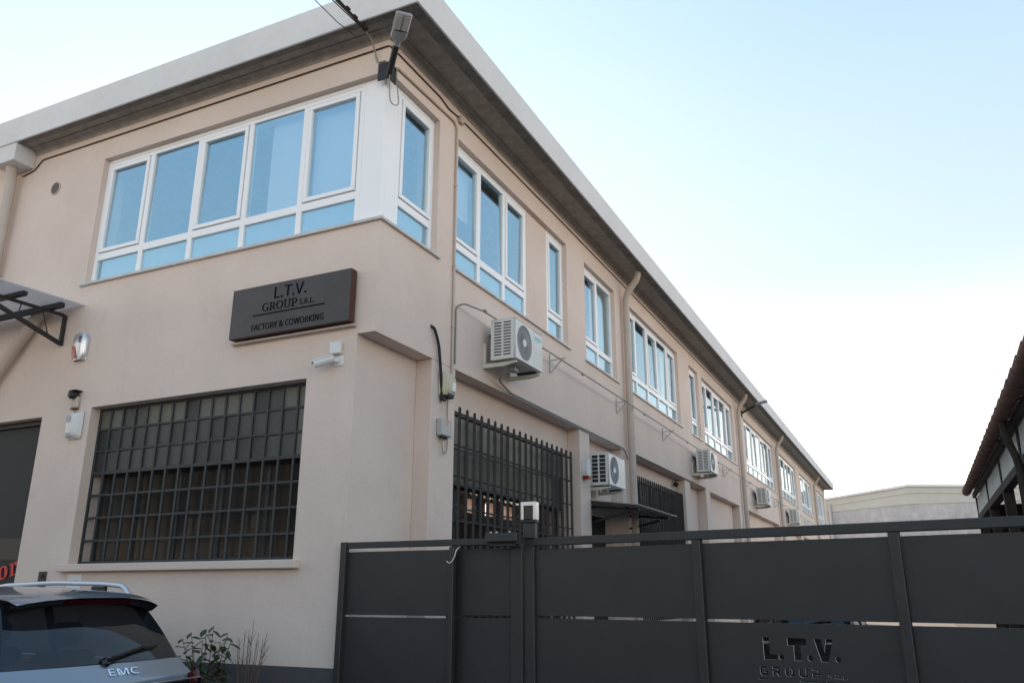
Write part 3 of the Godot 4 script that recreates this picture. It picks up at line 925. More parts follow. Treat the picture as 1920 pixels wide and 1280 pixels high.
	box(o, "drain_tray", mats.grey_plastic, Vector3(-0.1, -0.045, 0.2), Vector3(0.02, 0.018, 0.3), 0.008)
	tube_part(o, "line_set", mats.black_rubber, rounded([Vector3(-0.2, 0.42, 0.01), Vector3(-0.25, 0.36, 0.07), Vector3(-0.3, 0.2, 0.09), Vector3(-0.2, 0.1, 0.14)], 0.06, 5), 0.022, -1.0, 8)
	return o

func fixtures() -> void:
	# ---- front wall
	var o := thing("company_sign", "dark metal company sign box under the corner window", "sign", Vector3(-1.021, 4.5, 0.0))
	var st := begin()
	span(st, Vector3(-0.779, -0.277, 0.02), Vector3(0.779, 0.28, 0.112), 0.003)
	put(o, "box", mats.sign_edge, st.commit())
	box(o, "face", mats.sign_metal, Vector3(-0.777, -0.275, 0.1125), Vector3(0.777, 0.278, 0.1165), 0.001)
	word(o, "lettering", mats.letter_black, "L.T.V.", "Droid Sans", 0.125, 0.005, Vector3(0.01, 0.165, 0.118), 0.42)
	word(o, "lettering", mats.letter_black, "GROUP", "Droid Serif", 0.088, 0.005, Vector3(-0.12, 0.02, 0.118), 0.46)
	word(o, "lettering", mats.letter_black, "S.R.L.", "Droid Sans", 0.058, 0.005, Vector3(0.24, 0.012, 0.118), 0.19)
	box(o, "rule", mats.letter_black, Vector3(-0.47, -0.06, 0.1165), Vector3(0.47, -0.048, 0.12), 0.0)
	word(o, "lettering", mats.letter_black, "FACTORY & COWORKING", "Droid Sans", 0.068, 0.005, Vector3(0.0, -0.19, 0.118), 0.94)
	box(o, "shelf_rail", mats.pipe_paint, Vector3(-0.80, -0.315, 0.001), Vector3(0.80, -0.295, 0.06), 0.003)
	for x: float in [-0.6, 0.6]:
		box(o, "spacer", mats.black_steel, Vector3(x - 0.02, -0.1, 0.0), Vector3(x + 0.02, 0.1, 0.02), 0.0)
	o = thing("security_camera", "white bullet camera with a junction box beneath the company sign", "camera", Vector3(-0.43, 3.86, 0.0))
	box(o, "junction_box", mats.white_plastic, Vector3(-0.075, 0.06, 0.0), Vector3(0.055, 0.19, 0.055), 0.01)
	box(o, "mount", mats.white_plastic, Vector3(-0.03, -0.06, 0.0), Vector3(0.075, 0.04, 0.014), 0.005)
	tube_part(o, "arm", mats.white_plastic, [Vector3(0.02, -0.01, 0.01), Vector3(-0.03, -0.01, 0.085)], 0.022, -1.0, 10)
	var aim := (Vector3(-0.30, -0.10, 0.20) - Vector3(-0.02, 0.0, 0.08)).normalized()
	st = begin()
	lathe(st, Vector3(-0.02, 0.0, 0.08), aim, [[0.0, -0.03], [0.034, -0.03], [0.038, 0.0], [0.04, 0.17], [0.036, 0.172]], 16)
	put(o, "housing", mats.white_plastic, st.commit())
	st = begin()
	lathe(st, Vector3(-0.02, 0.0, 0.08), aim, [[0.037, 0.166], [0.0, 0.168]], 16)
	put(o, "lens", mats.car_black, st.commit())
	st = begin()
	surf(st, 8, 4, func(u: float, v: float) -> Vector3:
		var a := lerpf(-1.1, 1.1, u)
		var sx := aim.cross(Vector3.UP).normalized()
		return Vector3(-0.02, 0.0, 0.08) + aim * lerpf(-0.02, 0.205, v) + sx * sin(a) * 0.045 + sx.cross(aim) * cos(a) * 0.045, Vector3.UP)
	put(o, "sun_shield", mats.white_plastic, st.commit())
	# silver siren with a red lens
	o = thing("alarm_siren", "silver alarm siren with a red lens on the front wall", "alarm", Vector3(-4.28, 4.32, 0.0))
	st = begin()
	surf(st, 10, 12, func(u: float, v: float) -> Vector3:
		var a := lerpf(-PI / 2, PI / 2, u)
		var wd := 0.105 + 0.02 * v - 0.03 * pow(absf(2 * v - 1), 4)
		return Vector3(sin(a) * wd, v * 0.33, 0.004 + pow(maxf(0.0, cos(a)), 0.5) * (0.095 - 0.03 * (1 - v) - 0.025 * pow(v, 6))), Vector3.BACK)
	put(o, "cover", mats.silver, st.commit())
	box(o, "back_plate", mats.silver, Vector3(-0.1, 0.0, 0.0), Vector3(0.1, 0.33, 0.012), 0.004)
	st = begin()
	surf(st, 8, 8, func(u: float, v: float) -> Vector3:
		var a := lerpf(-1.25, 0.25 - 0.5 * v, u)
		var w2 := v * 0.5 + 0.04
		var wd := 0.108 + 0.02 * w2 - 0.03 * pow(absf(2 * w2 - 1), 4)
		return Vector3(sin(a) * wd, w2 * 0.33, 0.009 + pow(maxf(0.0, cos(a)), 0.5) * (0.095 - 0.03 * (1 - w2))), Vector3.BACK)
	put(o, "lens", mats.red_lens, st.commit())
	for k in 3:
		box(o, "slot", mats.ac_dark, Vector3(0.035, 0.215 + k * 0.028, 0.085), Vector3(0.07, 0.226 + k * 0.028, 0.1), 0.003)
	# small black camera on a pale foot
	o = thing("dome_camera", "small black camera on a pale foot above the white siren", "camera", Vector3(-4.22, 3.84, 0.0))
	box(o, "foot", mats.pipe_paint, Vector3(-0.05, -0.11, 0.0), Vector3(0.06, 0.03, 0.05), 0.015)
	box(o, "foot_edge", mats.cable_brown, Vector3(-0.055, -0.122, 0.0), Vector3(0.055, -0.111, 0.045), 0.003)
	st = begin()
	lathe(st, Vector3(0.0, 0.045, 0.07), Vector3(-0.25, -0.15, 1).normalized(), [[0.0, -0.06], [0.035, -0.055], [0.05, -0.02], [0.05, 0.03], [0.03, 0.05], [0.0, 0.052]], 14)
	put(o, "head", mats.car_trim, st.commit())
	box(o, "hood", mats.car_trim, Vector3(-0.045, 0.085, 0.0), Vector3(0.075, 0.1, 0.1), 0.006)
	tube_part(o, "cable", mats.cable_grey, [Vector3(0.0, -0.12, 0.01), Vector3(0.0, -0.2, 0.01)], 0.005, -1.0, 6)
	# white siren
	o = thing("white_siren", "white rounded alarm siren box to the left of the steel window", "alarm", Vector3(-4.16, 3.36, 0.0))
	st = begin()
	surf(st, 14, 14, func(u: float, v: float) -> Vector3:
		var x := 2 * u - 1
		var y := 2 * v - 1
		var e := pow(clampf(1.0 - pow(absf(x), 5.0), 0, 1), 0.4) * pow(clampf(1.0 - pow(absf(y), 5.0), 0, 1), 0.4)
		return Vector3(x * 0.115 * (1.0 - 0.12 * pow(absf(y), 3)), 0.16 + y * 0.16, 0.012 + e * (0.075 + 0.01 * y)), Vector3.BACK)
	put(o, "cover", mats.white_plastic, st.commit())
	box(o, "back_plate", mats.grey_plastic, Vector3(-0.105, 0.012, 0.0), Vector3(0.112, 0.31, 0.016), 0.01)
	st = begin()
	lathe(st, Vector3(-0.035, 0.235, 0.092), Vector3.BACK, [[0.045, 0.0], [0.04, 0.004], [0.0, 0.005]], 18)
	put(o, "speaker_disc", mats.ac_grille, st.commit())
	box(o, "lamp_cover", mats.ac_grille, Vector3(-0.075, 0.02, 0.05), Vector3(0.02, 0.075, 0.082), 0.008)
	# vent, recess, notice
	o = thing("wall_vent", "small round vent in the front wall under the eaves", "vent", Vector3(-5.34, 6.87, 0.0))
	st = begin()
	lathe(st, Vector3(0, 0, 0), Vector3.BACK, [[0.095, 0.0], [0.095, 0.01], [0.082, 0.012], [0.08, 0.004]], 24)
	put(o, "rim", mats.pipe_paint, st.commit())
	var mesh_mat := plain("vent_mesh", lin(0.13, 0.10, 0.085), 0.8)
	st = begin()
	lathe(st, Vector3(0, 0, 0), Vector3.BACK, [[0.081, 0.003], [0.0, 0.0035]], 24)
	put(o, "screen", mesh_mat, st.commit())
	o = thing("door_intercom", "dark narrow door intercom let into the wall above the car", "intercom", Vector3(-4.33, 1.72, 0.0))
	box(o, "frame", mats.black_steel, Vector3(-0.065, -0.09, 0.0), Vector3(0.065, 0.16, 0.012), 0.003)
	box(o, "face", mats.shutter, Vector3(-0.045, -0.07, 0.012), Vector3(0.045, 0.05, 0.016), 0.001)
	box(o, "button", mats.ac_dark, Vector3(-0.02, 0.09, 0.012), Vector3(0.02, 0.13, 0.02), 0.002)
	o = thing("paper_notice", "white paper notice on the wall below the window sill", "notice", Vector3(-3.8, 1.72, 0.0))
	box(o, "sheet", mats.paper, Vector3(-0.11, -0.13, 0.001), Vector3(0.11, 0.13, 0.004), 0.0)
	for k in 2:
		box(o, "line", mats.print_grey, Vector3(-0.085, 0.05 - k * 0.02, 0.0041), Vector3([0.07, -0.02][k], 0.059 - k * 0.02, 0.0046), 0.0)
	# canopy over the shop door
	o = thing("door_canopy", "pale sheet canopy on black steel brackets over the shop door", "canopy")
	put(o, "sheet", mats.canopy_sheet, box_mesh(Vector3(2.7, 0.012, 1.3), 0.002), Vector3(-5.71, 5.03, 0.65), Basis(Vector3.RIGHT, 0.03))
	for z: float in [0.22, 0.7, 1.18]:
		box(o, "purlin", mats.black_steel, Vector3(-7.0, 4.965, z - 0.03), Vector3(-4.46, 5.017 - 0.03 * (z - 0.65), z + 0.03), 0.003)
	for x: float in [-4.66, -6.6]:
		var b := part(o, "bracket")
		bar(b, "upright", mats.black_steel, Vector3(x, 4.56, 0.03), Vector3(x, 4.95, 0.03), 0.04, 0.04)
		bar(b, "top_chord", mats.black_steel, Vector3(x, 4.945, 0.05), Vector3(x, 4.925, 1.2), 0.04, 0.035)
		bar(b, "bottom_chord", mats.black_steel, Vector3(x, 4.58, 0.03), Vector3(x, 4.90, 1.15), 0.045, 0.045)
		tube_part(b, "rod", mats.black_steel, [Vector3(x, 4.92, 0.32), Vector3(x, 4.66, 0.22)], 0.008, -1.0, 6)
		tube_part(b, "rod", mats.black_steel, [Vector3(x, 4.92, 0.6), Vector3(x, 4.76, 0.62)], 0.008, -1.0, 6)
	# ---- corner lamp and overhead cables
	o = thing("street_lamp", "grey street lamp on a black arm at the building corner under the eaves", "lamp")
	st = begin()
	span(st, Vector3(-0.13, 6.985, 0.002), Vector3(0.012, 7.2, 0.012), 0.002)
	span(st, Vector3(0.0022, 6.985, -0.13), Vector3(0.012, 7.2, 0.002), 0.002)
	put(o, "corner_plate", mats.black_steel, st.commit())
	var a0 := Vector3(0.03, 6.99, 0.03)
	var a1 := Vector3(0.30, 7.12, 0.30)
	tube_part(o, "arm", mats.black_steel, [a0, a1], 0.036, -1.0, 14)
	var along := Vector3(0.68, 0.27, 0.68).normalized()
	var across := Vector3(0.7, 0, -0.7).normalized()
	var over := across.cross(along)
	if over.y < 0:
		over = -over
	st = begin()
	surf(st, 10, 12, func(u: float, v: float) -> Vector3:
		var a := TAU * u
		var f := smoothstep(0.25, 0.6, v)
		var wd := lerpf(0.036, 0.085, f)
		var th := lerpf(0.036, 0.028, f)
		return a1 - along * 0.02 + along * v * 0.20 + across * cos(a) * wd + over * (sin(a) * th + 0.005 * f), Vector3.UP, a1 + along * 0.2)
	put(o, "body", mats.zinc, st.commit())
	var hc := a1 + along * 0.28
	put(o, "head", mats.zinc, box_mesh(Vector3(0.17, 0.045, 0.22), 0.015), hc + over * 0.01, Basis(across, over, across.cross(over)))
	for s: float in [-1.0, 1.0]:
		put(o, "led_panel", mats.led_cover, box_mesh(Vector3(0.06, 0.006, 0.17), 0.001), hc + across * s * 0.04 - over * 0.0185, Basis(across, over, across.cross(over)))
	tube_part(o, "cable", mats.cable_grey, rounded([a0 + Vector3(0.04, -0.02, 0.04), Vector3(0.06, 6.86, 0.06), Vector3(0.03, 6.68, -0.02), Vector3(0.05, 6.72, -0.16), Vector3(0.03, 6.95, -0.14), Vector3(0.02, 7.2, -0.12)], 0.12, 6), 0.006, -1.0, 6)
	o = thing("overhead_cables", "dark bundle of overhead cables tied to a hook under the eaves", "cable")
	var hook := Vector3(-0.19, 7.52, 0.2)
	var far := Vector3(-0.75, 8.3, 9.5)
	for k in 4:
		var off := Vector3(0.03 * (k % 2), 0.025 * k, 0.02 * k)
		var pts := []
		for s in 13:
			var f := s / 12.0
			var p := hook.lerp(far + Vector3(-0.05 * k, 0.1 * k, 0), f) + off * (1.0 if s > 0 else 0.3)
			p.y -= 0.25 * 4.0 * f * (1.0 - f) * (0.5 + 0.1 * k)
			pts.append(p)
		tube_part(o, "cable", mats.cable_brown, pts, 0.007 + 0.003 * (k % 2), -1.0, 6)
	tube_part(o, "cable", mats.cable_brown, [Vector3(-0.34, 7.52, 0.2), Vector3(-0.40, 7.55, 0.42), Vector3(-1.1, 8.5, 9.0)], 0.005, -1.0, 6)
	for k in 3:
		put(o, "clamp", mats.cable_brown, box_mesh(Vector3(0.05, 0.03, 0.07), 0.01), hook + Vector3(0.01, 0.02 + 0.012 * k, 0.08 + 0.13 * k))
	tube_part(o, "hook", mats.black_steel, [hook + Vector3(0, 0.06, -0.03), hook, hook + Vector3(0, 0.0, 0.05)], 0.012, -1.0, 8)
	tube_part(o, "cable", mats.cable_grey, rounded([hook, Vector3(-0.16, 7.46, 0.1), Vector3(-0.16, 7.3, 0.02), Vector3(-0.14, 7.22, 0.015), Vector3(-0.03, 7.21, 0.016)], 0.08, 5), 0.009, -1.0, 8)
	o = thing("wall_cable", "thin brown cable running along the wall under the eaves", "cable")
	tube_part(o, "front_run", mats.cable_brown, rounded([Vector3(-6.1, 7.22, 0.012), Vector3(-5.86, 7.26, 0.012), Vector3(-5.72, 7.39, 0.012), Vector3(-0.1, 7.40, 0.012), Vector3(0.012, 7.40, 0.012), Vector3(0.012, 7.405, -0.15), Vector3(0.012, 7.405, -1.1), Vector3(0.014, 7.36, -1.3), Vector3(0.012, 7.39, -1.6), Vector3(0.012, 7.41, -4.6), Vector3(0.012, 7.415, -LENGTH + 0.3)], 0.04, 3), 0.009, -1.0, 6)
	o = thing("conduit", "beige conduit that runs down the side wall to the cream meter box", "conduit")
	tube_part(o, "pipe", mats.pipe_paint, rounded([Vector3(0.02, 7.21, -0.15), Vector3(0.02, 7.26, -1.42), Vector3(0.02, 7.2, -1.495), Vector3(0.02, 3.98, -1.5)], 0.06, 4), 0.014, -1.0, 8)
	for y: float in [6.4, 5.35, 4.6]:
		box(o, "clip", mats.pipe_paint, Vector3(0.0, y - 0.01, -1.52), Vector3(0.037, y + 0.01, -1.478), 0.003)
	put(o, "junction", mats.pipe_paint, box_mesh(Vector3(0.05, 0.1, 0.09), 0.008), Vector3(0.026, 7.36, -1.58))
	# ---- boxes on the first pillar
	o = thing("meter_box", "cream plastic meter box on the first pillar of the side wall", "meter box", Vector3(0.0, 3.735, -1.36), PI / 2)
	st = begin()
	surf(st, 10, 8, func(u: float, v: float) -> Vector3:
		var x := 2 * u - 1
		var e := pow(clampf(1.0 - pow(absf(x), 6.0), 0, 1), 0.4)
		return Vector3(x * 0.13 * (1.0 - 0.12 * pow(absf(2 * v - 1), 6)), v * 0.26, 0.01 + e * (0.10 - 0.03 * pow(absf(2 * v - 1), 3))), Vector3.BACK)
	put(o, "cover", mats.cream_plastic, st.commit())
	box(o, "back_plate", mats.cream_plastic, Vector3(-0.125, 0.0, 0.0), Vector3(0.125, 0.26, 0.014), 0.006)
	box(o, "window", mats.white_plastic, Vector3(0.0, 0.05, 0.1), Vector3(0.075, 0.16, 0.114), 0.01)
	box(o, "gland", mats.ac_dark, Vector3(-0.06, -0.02, 0.03), Vector3(0.07, 0.03, 0.095), 0.005)
	box(o, "gland", mats.ac_dark, Vector3(-0.105, -0.07, 0.02), Vector3(-0.05, 0.0, 0.06), 0.005)
	o = thing("black_hose", "black hose coming out of the side wall down to the meter box", "hose")
	tube_part(o, "hose", mats.black_rubber, rounded([Vector3(-0.02, 4.48, -1.04), Vector3(0.035, 4.45, -1.06), Vector3(0.035, 4.3, -1.165), Vector3(0.035, 4.0, -1.225), Vector3(0.035, 3.68, -1.265)], 0.14, 6), 0.017, -1.0, 10)
	o = thing("switch_box", "grey switch box with orange marks below the cream meter box", "switch box", Vector3(0.0, 3.28, -1.325), PI / 2)
	box(o, "case", mats.grey_plastic, Vector3(-0.11, 0.0, 0.0), Vector3(0.11, 0.19, 0.075), 0.01)
	box(o, "mark", mats.orange, Vector3(-0.03, 0.162, 0.0755), Vector3(0.05, 0.18, 0.077), 0.0)
	box(o, "mark", mats.orange, Vector3(-0.04, 0.122, 0.0755), Vector3(0.02, 0.14, 0.077), 0.0)
	for k in 3:
		box(o, "gland", mats.ac_dark, Vector3(-0.07 + k * 0.045, -0.025, 0.02), Vector3(-0.04 + k * 0.045, 0.0, 0.05), 0.004)
	tube_part(o, "cable", mats.cable_grey, rounded([Vector3(-0.055, -0.02, 0.035), Vector3(-0.03, -0.17, 0.04), Vector3(0.05, -0.19, 0.035), Vector3(0.085, -0.1, 0.03), Vector3(0.085, 0.45, 0.02)], 0.06, 4), 0.007, -1.0, 6)
	tube_part(o, "cable", mats.cable_white, rounded([Vector3(-0.06, 0.4, 0.04), Vector3(-0.03, 0.26, 0.05), Vector3(0.03, 0.19, 0.05)], 0.06, 4), 0.004, -1.0, 6)
	# ---- along the side wall
	o = thing("wire_run", "grey steel conduit carried on wall brackets along the side wall", "conduit")
	var line := [Vector3(0.02, 4.16, -1.56), Vector3(0.02, 4.86, -1.56), Vector3(0.1, 4.9, -1.6), Vector3(0.2, 4.885, -1.9), Vector3(0.2, 4.91, -4.2)]
	for k in 14:
		line.append(Vector3(0.2, 4.91 - 0.006 * k, -7.2 - k * 2.6))
	tube_part(o, "pipe", mats.cable_grey, rounded(line, 0.08, 3), 0.011, -1.0, 6)
	for k in 10:
		put(o, "coupling", mats.cable_grey, box_mesh(Vector3(0.035, 0.035, 0.07), 0.01), Vector3(0.2, 4.90 - 0.005 * k, -1.95 - k * 3.3))
	for k in 11:
		var z := -4.4 - 3.05 * k
		o = thing("wall_bracket", ["first bare triangular steel bracket beyond the nearest air conditioner", "triangular steel bracket beside the first rain pipe", "third bare triangular steel bracket under the five-pane window"][k] if k < 3 else "%s triangular steel bracket counted along the side wall from the corner" % ["fourth", "fifth", "sixth", "seventh", "eighth", "ninth", "tenth", "eleventh"][k - 3], "bracket", Vector3(0, 4.97 - 0.008 * k, z), 0.0, "triangular brackets carrying the conduit")
		bar(o, "upright", mats.galvanised, Vector3(0.012, -0.24, 0), Vector3(0.012, 0.05, 0), 0.018, 0.018, 0.002)
		bar(o, "arm", mats.galvanised, Vector3(0.02, -0.045, 0), Vector3(0.26, -0.035, 0), 0.018, 0.018, 0.002)
		bar(o, "brace", mats.galvanised, Vector3(0.02, -0.23, 0), Vector3(0.2, -0.05, 0), 0.016, 0.016, 0.002)
	o = thing("drain_hose", "thin pale drain hose from the nearest air conditioner along the lintel", "hose")
	tube_part(o, "hose", mats.cable_grey, rounded([Vector3(0.24, 4.33, -2.62), Vector3(0.2, 4.27, -2.5), Vector3(0.08, 4.2, -2.56), Vector3(0.035, 4.13, -3.0), Vector3(0.03, 4.13, -7.6), Vector3(0.04, 4.1, -7.72), Vector3(0.05, 3.95, -7.86)], 0.1, 4), 0.014, -1.0, 8)
	o = thing("drain_pipe", "thin pale pipe along the lintel of the second grille bay", "pipe")
	tube_part(o, "pipe", mats.cable_grey, [Vector3(0.02, 4.13, -8.1), Vector3(0.02, 4.13, -14.2)], 0.014, -1.0, 6)
	# air conditioners
	air_conditioner("white air conditioner with a teal sticker, nearest on the side wall", Vector3(0.0, 4.345, -2.68), [2, 12, 0.26], true)
	air_conditioner("white air conditioner with a wide end grid in the ground-floor bay", Vector3(-0.17, 3.27, -6.52), [2, 7, 0.08], false)
	var unit := air_conditioner("white air conditioner under the first five-pane row and before the second rain pipe", Vector3(0.0, 4.345, -13.35), [2, 12, 0.26], false)
	copy_of(unit, "white air conditioner under the seven-pane window", Vector3(0.0, 4.345, -21.5))
	copy_of(unit, "farthest white air conditioner, just above the gate rail", Vector3(0.0, 4.32, -29.0))
	# siren and camera
	o = thing("red_siren", "white siren with a red foot on the second pillar", "alarm", Vector3(0.0, 3.36, -5.72), PI / 2)
	st = begin()
	extrude(st, PackedVector2Array([Vector2(-0.07, 0.03), Vector2(0.07, 0.03), Vector2(0.09, 0.1), Vector2(0.06, 0.29), Vector2(-0.06, 0.29), Vector2(-0.09, 0.1)]), 0.0, 0.09)
	put(o, "body", mats.white_plastic, st.commit())
	st = begin()
	extrude(st, PackedVector2Array([Vector2(-0.045, -0.02), Vector2(0.045, -0.02), Vector2(0.07, 0.03), Vector2(-0.07, 0.03)]), 0.004, 0.1)
	put(o, "lens", mats.red_lens, st.commit())
	o = thing("small_camera", "tiny dark camera above the second window grille", "camera", Vector3(XC, 4.0, -11.9), PI / 2)
	box(o, "mount", mats.pipe_paint, Vector3(-0.05, -0.05, 0.0), Vector3(0.05, 0.05, 0.05), 0.01)
	st = begin()
	lathe(st, Vector3(0, -0.02, 0.05), Vector3(-0.5, -0.3, 0.8).normalized(), [[0.0, -0.03], [0.05, -0.02], [0.055, 0.06], [0.03, 0.1], [0.0, 0.1]], 12)
	put(o, "head", mats.car_trim, st.commit())
	# canopy over the side door
	o = thing("side_canopy", "small grey sheet canopy on black arms over the side door", "canopy")
	put(o, "sheet", mats.zinc, box_mesh(Vector3(1.0, 0.014, 2.3), 0.003), Vector3(0.29, 3.01, -7.15), Basis(Vector3.BACK, -0.13))
	for z: float in [-6.25, -8.0]:
		bar(o, "arm", mats.black_steel, Vector3(XC, 2.98, z), Vector3(0.7, 2.90, z), 0.04, 0.04)
		bar(o, "brace", mats.black_steel, Vector3(XC, 2.7, z), Vector3(0.55, 2.86, z), 0.035, 0.035)
	box(o, "purlin", mats.black_steel, Vector3(0.5, 2.90, -8.25), Vector3(0.55, 2.94, -6.05), 0.003)
	# second wall lamp
	o = thing("wall_lamp", "distant lamp on a short black arm above the seven-pane window", "lamp")
	bar(o, "arm", mats.black_steel, Vector3(0.0, 7.2, -20.3), Vector3(0.5, 7.34, -20.0), 0.06, 0.06, 0.01)
	put(o, "plate", mats.black_steel, box_mesh(Vector3(0.03, 0.25, 0.2), 0.004), Vector3(0.016, 7.2, -20.3))
	put(o, "head", mats.zinc, box_mesh(Vector3(0.36, 0.06, 0.2), 0.02), Vector3(0.72, 7.42, -19.97), Basis(Vector3.BACK, 0.2))

# ---------------------------------------------------------------- other buildings

func surroundings() -> void:
	# tile-roofed shed along the right side of the yard
	var o := thing("tile_roofed_shed", "old dark shed with clay tile eaves and pale sheet panels", "shed")
	var x := 5.93
	var z0 := -0.6
	var z1 := -18.6
	var n := 30
	for k in n:   # half-round gutter in short overlapping lengths
		var a := lerpf(z0, z1, float(k) / n)
		var b := lerpf(z0, z1, float(k + 1) / n)
		var st := begin()
		var r := 0.1
		surf(st, 10, 1, func(u: float, v: float) -> Vector3:
			var t := lerpf(PI - 0.2, TAU + 0.2, u)
			return Vector3(x + cos(t) * (r + 0.016 * (1.0 - v)), 4.2 + sin(t) * (r + 0.016 * (1.0 - v)), lerpf(a + 0.03, b, v)), Vector3.DOWN, Vector3(x, 4.2, (a + b) / 2))
		surf(st, 10, 1, func(u: float, v: float) -> Vector3:
			var t := lerpf(PI - 0.25, TAU + 0.25, u)
			return Vector3(x + cos(t) * (r + 0.016 * v), 4.2 + sin(t) * (r + 0.016 * v), a + 0.03), Vector3.DOWN, Vector3(x, 4.2, a))
		put(o, "gutter_length", mats.clay, st.commit())
	var tile := begin()
	surf(tile, 8, 4, func(u: float, v: float) -> Vector3:
		var t := PI * u
		return Vector3(-0.08 + v * 0.5, sin(t) * lerpf(0.05, 0.045, v) + v * 0.15, cos(t) * lerpf(0.085, 0.07, v)), Vector3.UP)
	var tile_mesh := tile.commit()
	rng.seed = 11
	for k in 90:
		put(o, "roof_tile", mats.clay, tile_mesh, Vector3(x + 0.03 + rng.randf_range(-0.025, 0.015), 4.21 + rng.randf_range(0.0, 0.012), z0 - 0.1 - k * 0.202), Basis(Vector3.UP, rng.randf_range(-0.05, 0.05)))
	put(o, "roof", mats.clay, box_mesh(Vector3(5.4, 0.06, z0 - z1), 0.0), Vector3(x + 2.85, 5.05, (z0 + z1) / 2), Basis(Vector3.BACK, 0.32))
	box(o, "eaves_board", mats.old_timber, Vector3(x + 0.13, 4.03, z1), Vector3(x + 0.2, 4.15, z0), 0.004)
	box(o, "sill_beam", mats.old_timber, Vector3(x + 0.18, 3.44, z1), Vector3(x + 0.34, 3.585, z0), 0.004)
	var at := [-1.2, -4.6, -8.0, -11.35, -14.75, -18.5]
	for k in 6:
		box(o, "post", mats.old_timber, Vector3(x + 0.185, 0.0, at[k] - 0.08), Vector3(x + 0.36, 4.03, at[k] + 0.08), 0.006)
		if k < 5:
			put(o, "sheet_panel", mats.sheeting, box_mesh(Vector3(0.012, 0.44, at[k] - at[k + 1] - 0.17), 0.0), Vector3(x + 0.215, 3.808, (at[k] + at[k + 1]) / 2), Basis(Vector3.BACK, rng.randf_range(-0.04, 0.02)))
			box(o, "brace", mats.old_timber, Vector3(x + 0.24, 3.586, (at[k] + at[k + 1]) / 2 - 0.03), Vector3(x + 0.3, 4.03, (at[k] + at[k + 1]) / 2 + 0.03), 0.0)
	tube_part(o, "rain_pipe", mats.old_timber, rounded([Vector3(x, 4.1, -7.7), Vector3(x + 0.02, 3.85, -7.7), Vector3(x + 0.12, 3.5, -7.7), Vector3(x + 0.12, 0.0, -7.7)], 0.15, 5), 0.055, -1.0, 10)
	box(o, "back_wall", mats.old_timber, Vector3(x + 5.0, 0, z1), Vector3(x + 5.2, 5.6, z0), 0.0)
	box(o, "end_wall", mats.old_timber, Vector3(x + 0.38, 0, z1 - 0.1), Vector3(x + 5.0, 3.85, z1), 0.0)
	# gabled hall across the end of the yard
	o = thing("gabled_hall", "pale grey gabled hall closing the end of the yard", "building", Vector3(0, 0, -62.0))
	var lo := PackedVector2Array([Vector2(-1.5, 0), Vector2(22, 0), Vector2(22, 7.75), Vector2(4.6, 7.95), Vector2(-1.5, 7.55)])
	var st := begin()
	extrude(st, lo, -20.0, 0.0)
	put(o, "wall", mats.far_wall, st.commit())
	st = begin()
	extrude(st, PackedVector2Array([Vector2(-1.5, 7.551), Vector2(4.6, 7.951), Vector2(22, 7.751), Vector2(22, 8.2), Vector2(4.6, 9.2), Vector2(-1.5, 8.45)]), -20.0, 0.06)
	put(o, "gable", mats.far_panel, st.commit())
	st = begin()
	extrude(st, PackedVector2Array([Vector2(-1.7, 8.44), Vector2(4.6, 9.215), Vector2(22.2, 8.2), Vector2(22.2, 8.36), Vector2(4.6, 9.4), Vector2(-1.7, 8.6)]), -20.2, 0.2)
	put(o, "roof_edge", mats.concrete, st.commit())
	st = begin()
	extrude(st, PackedVector2Array([Vector2(-0.6, 8.1), Vector2(4.6, 8.75), Vector2(20, 7.95), Vector2(20, 8.0), Vector2(4.6, 8.82), Vector2(-0.6, 8.17)]), 0.061, 0.12)
	put(o, "rib", mats.far_panel, st.commit())
	tube_part(o, "rain_pipe", mats.zinc, [Vector3(-1.0, 8.2, 0.2), Vector3(-1.0, 0, 0.2)], 0.11, -1.0, 10)
	# a row of houses over the street, behind the camera: the lower panes and doors mirror them
	for q in 3:
		var tall: float = [7.8, 7.8, 3.8][q]
		o = thing("opposite_house", ["plain dark house across the street, mirrored in the steel window", "plain dark house across the street, farther along beyond the canopy", "low dark single-storey house straight across the street"][q], "building", Vector3([-39.0, -72.0, -6.0][q], 0, 21.0), 0.0, "houses across the street")
		st = begin()
		var holes := []
		for k in 9:
			holes.append(Rect2(1.5 + k * 3.3, 1.2, 1.3, 1.6))
			if tall > 5.0:
				holes.append(Rect2(1.5 + k * 3.3, 4.1, 1.3, 1.3))
		slab(st, Vector3(-8, 0, 0), Vector3.RIGHT, Vector3.UP, Vector3.FORWARD, Rect2(0, 0, 32, tall), holes, 0.35)
		put(o, "wall", mats.opposite_wall, st.commit())
		box(o, "inner_wall", mats.inside, Vector3(-8, 0, 0.4), Vector3(24, tall, 8), 0.0)
		put(o, "roof", mats.old_timber, box_mesh(Vector3(32.6, 0.25, 5.2), 0.01), Vector3(8, tall + 0.6, 2.0), Basis(Vector3.RIGHT, -0.3))
		for h: Rect2 in holes:
			var wdw := part(o, "window", Vector3(-8 + h.position.x, h.position.y, 0.2))
			box(wdw, "pane", mats.shutter_dark, Vector3(0, 0, 0), Vector3(h.size.x, h.size.y, 0.02), 0.0)
			box(wdw, "frame", mats.old_timber, Vector3(h.size.x / 2 - 0.04, 0, -0.04), Vector3(h.size.x / 2 + 0.04, h.size.y, -0.001), 0.003)

# ---------------------------------------------------------------- cars

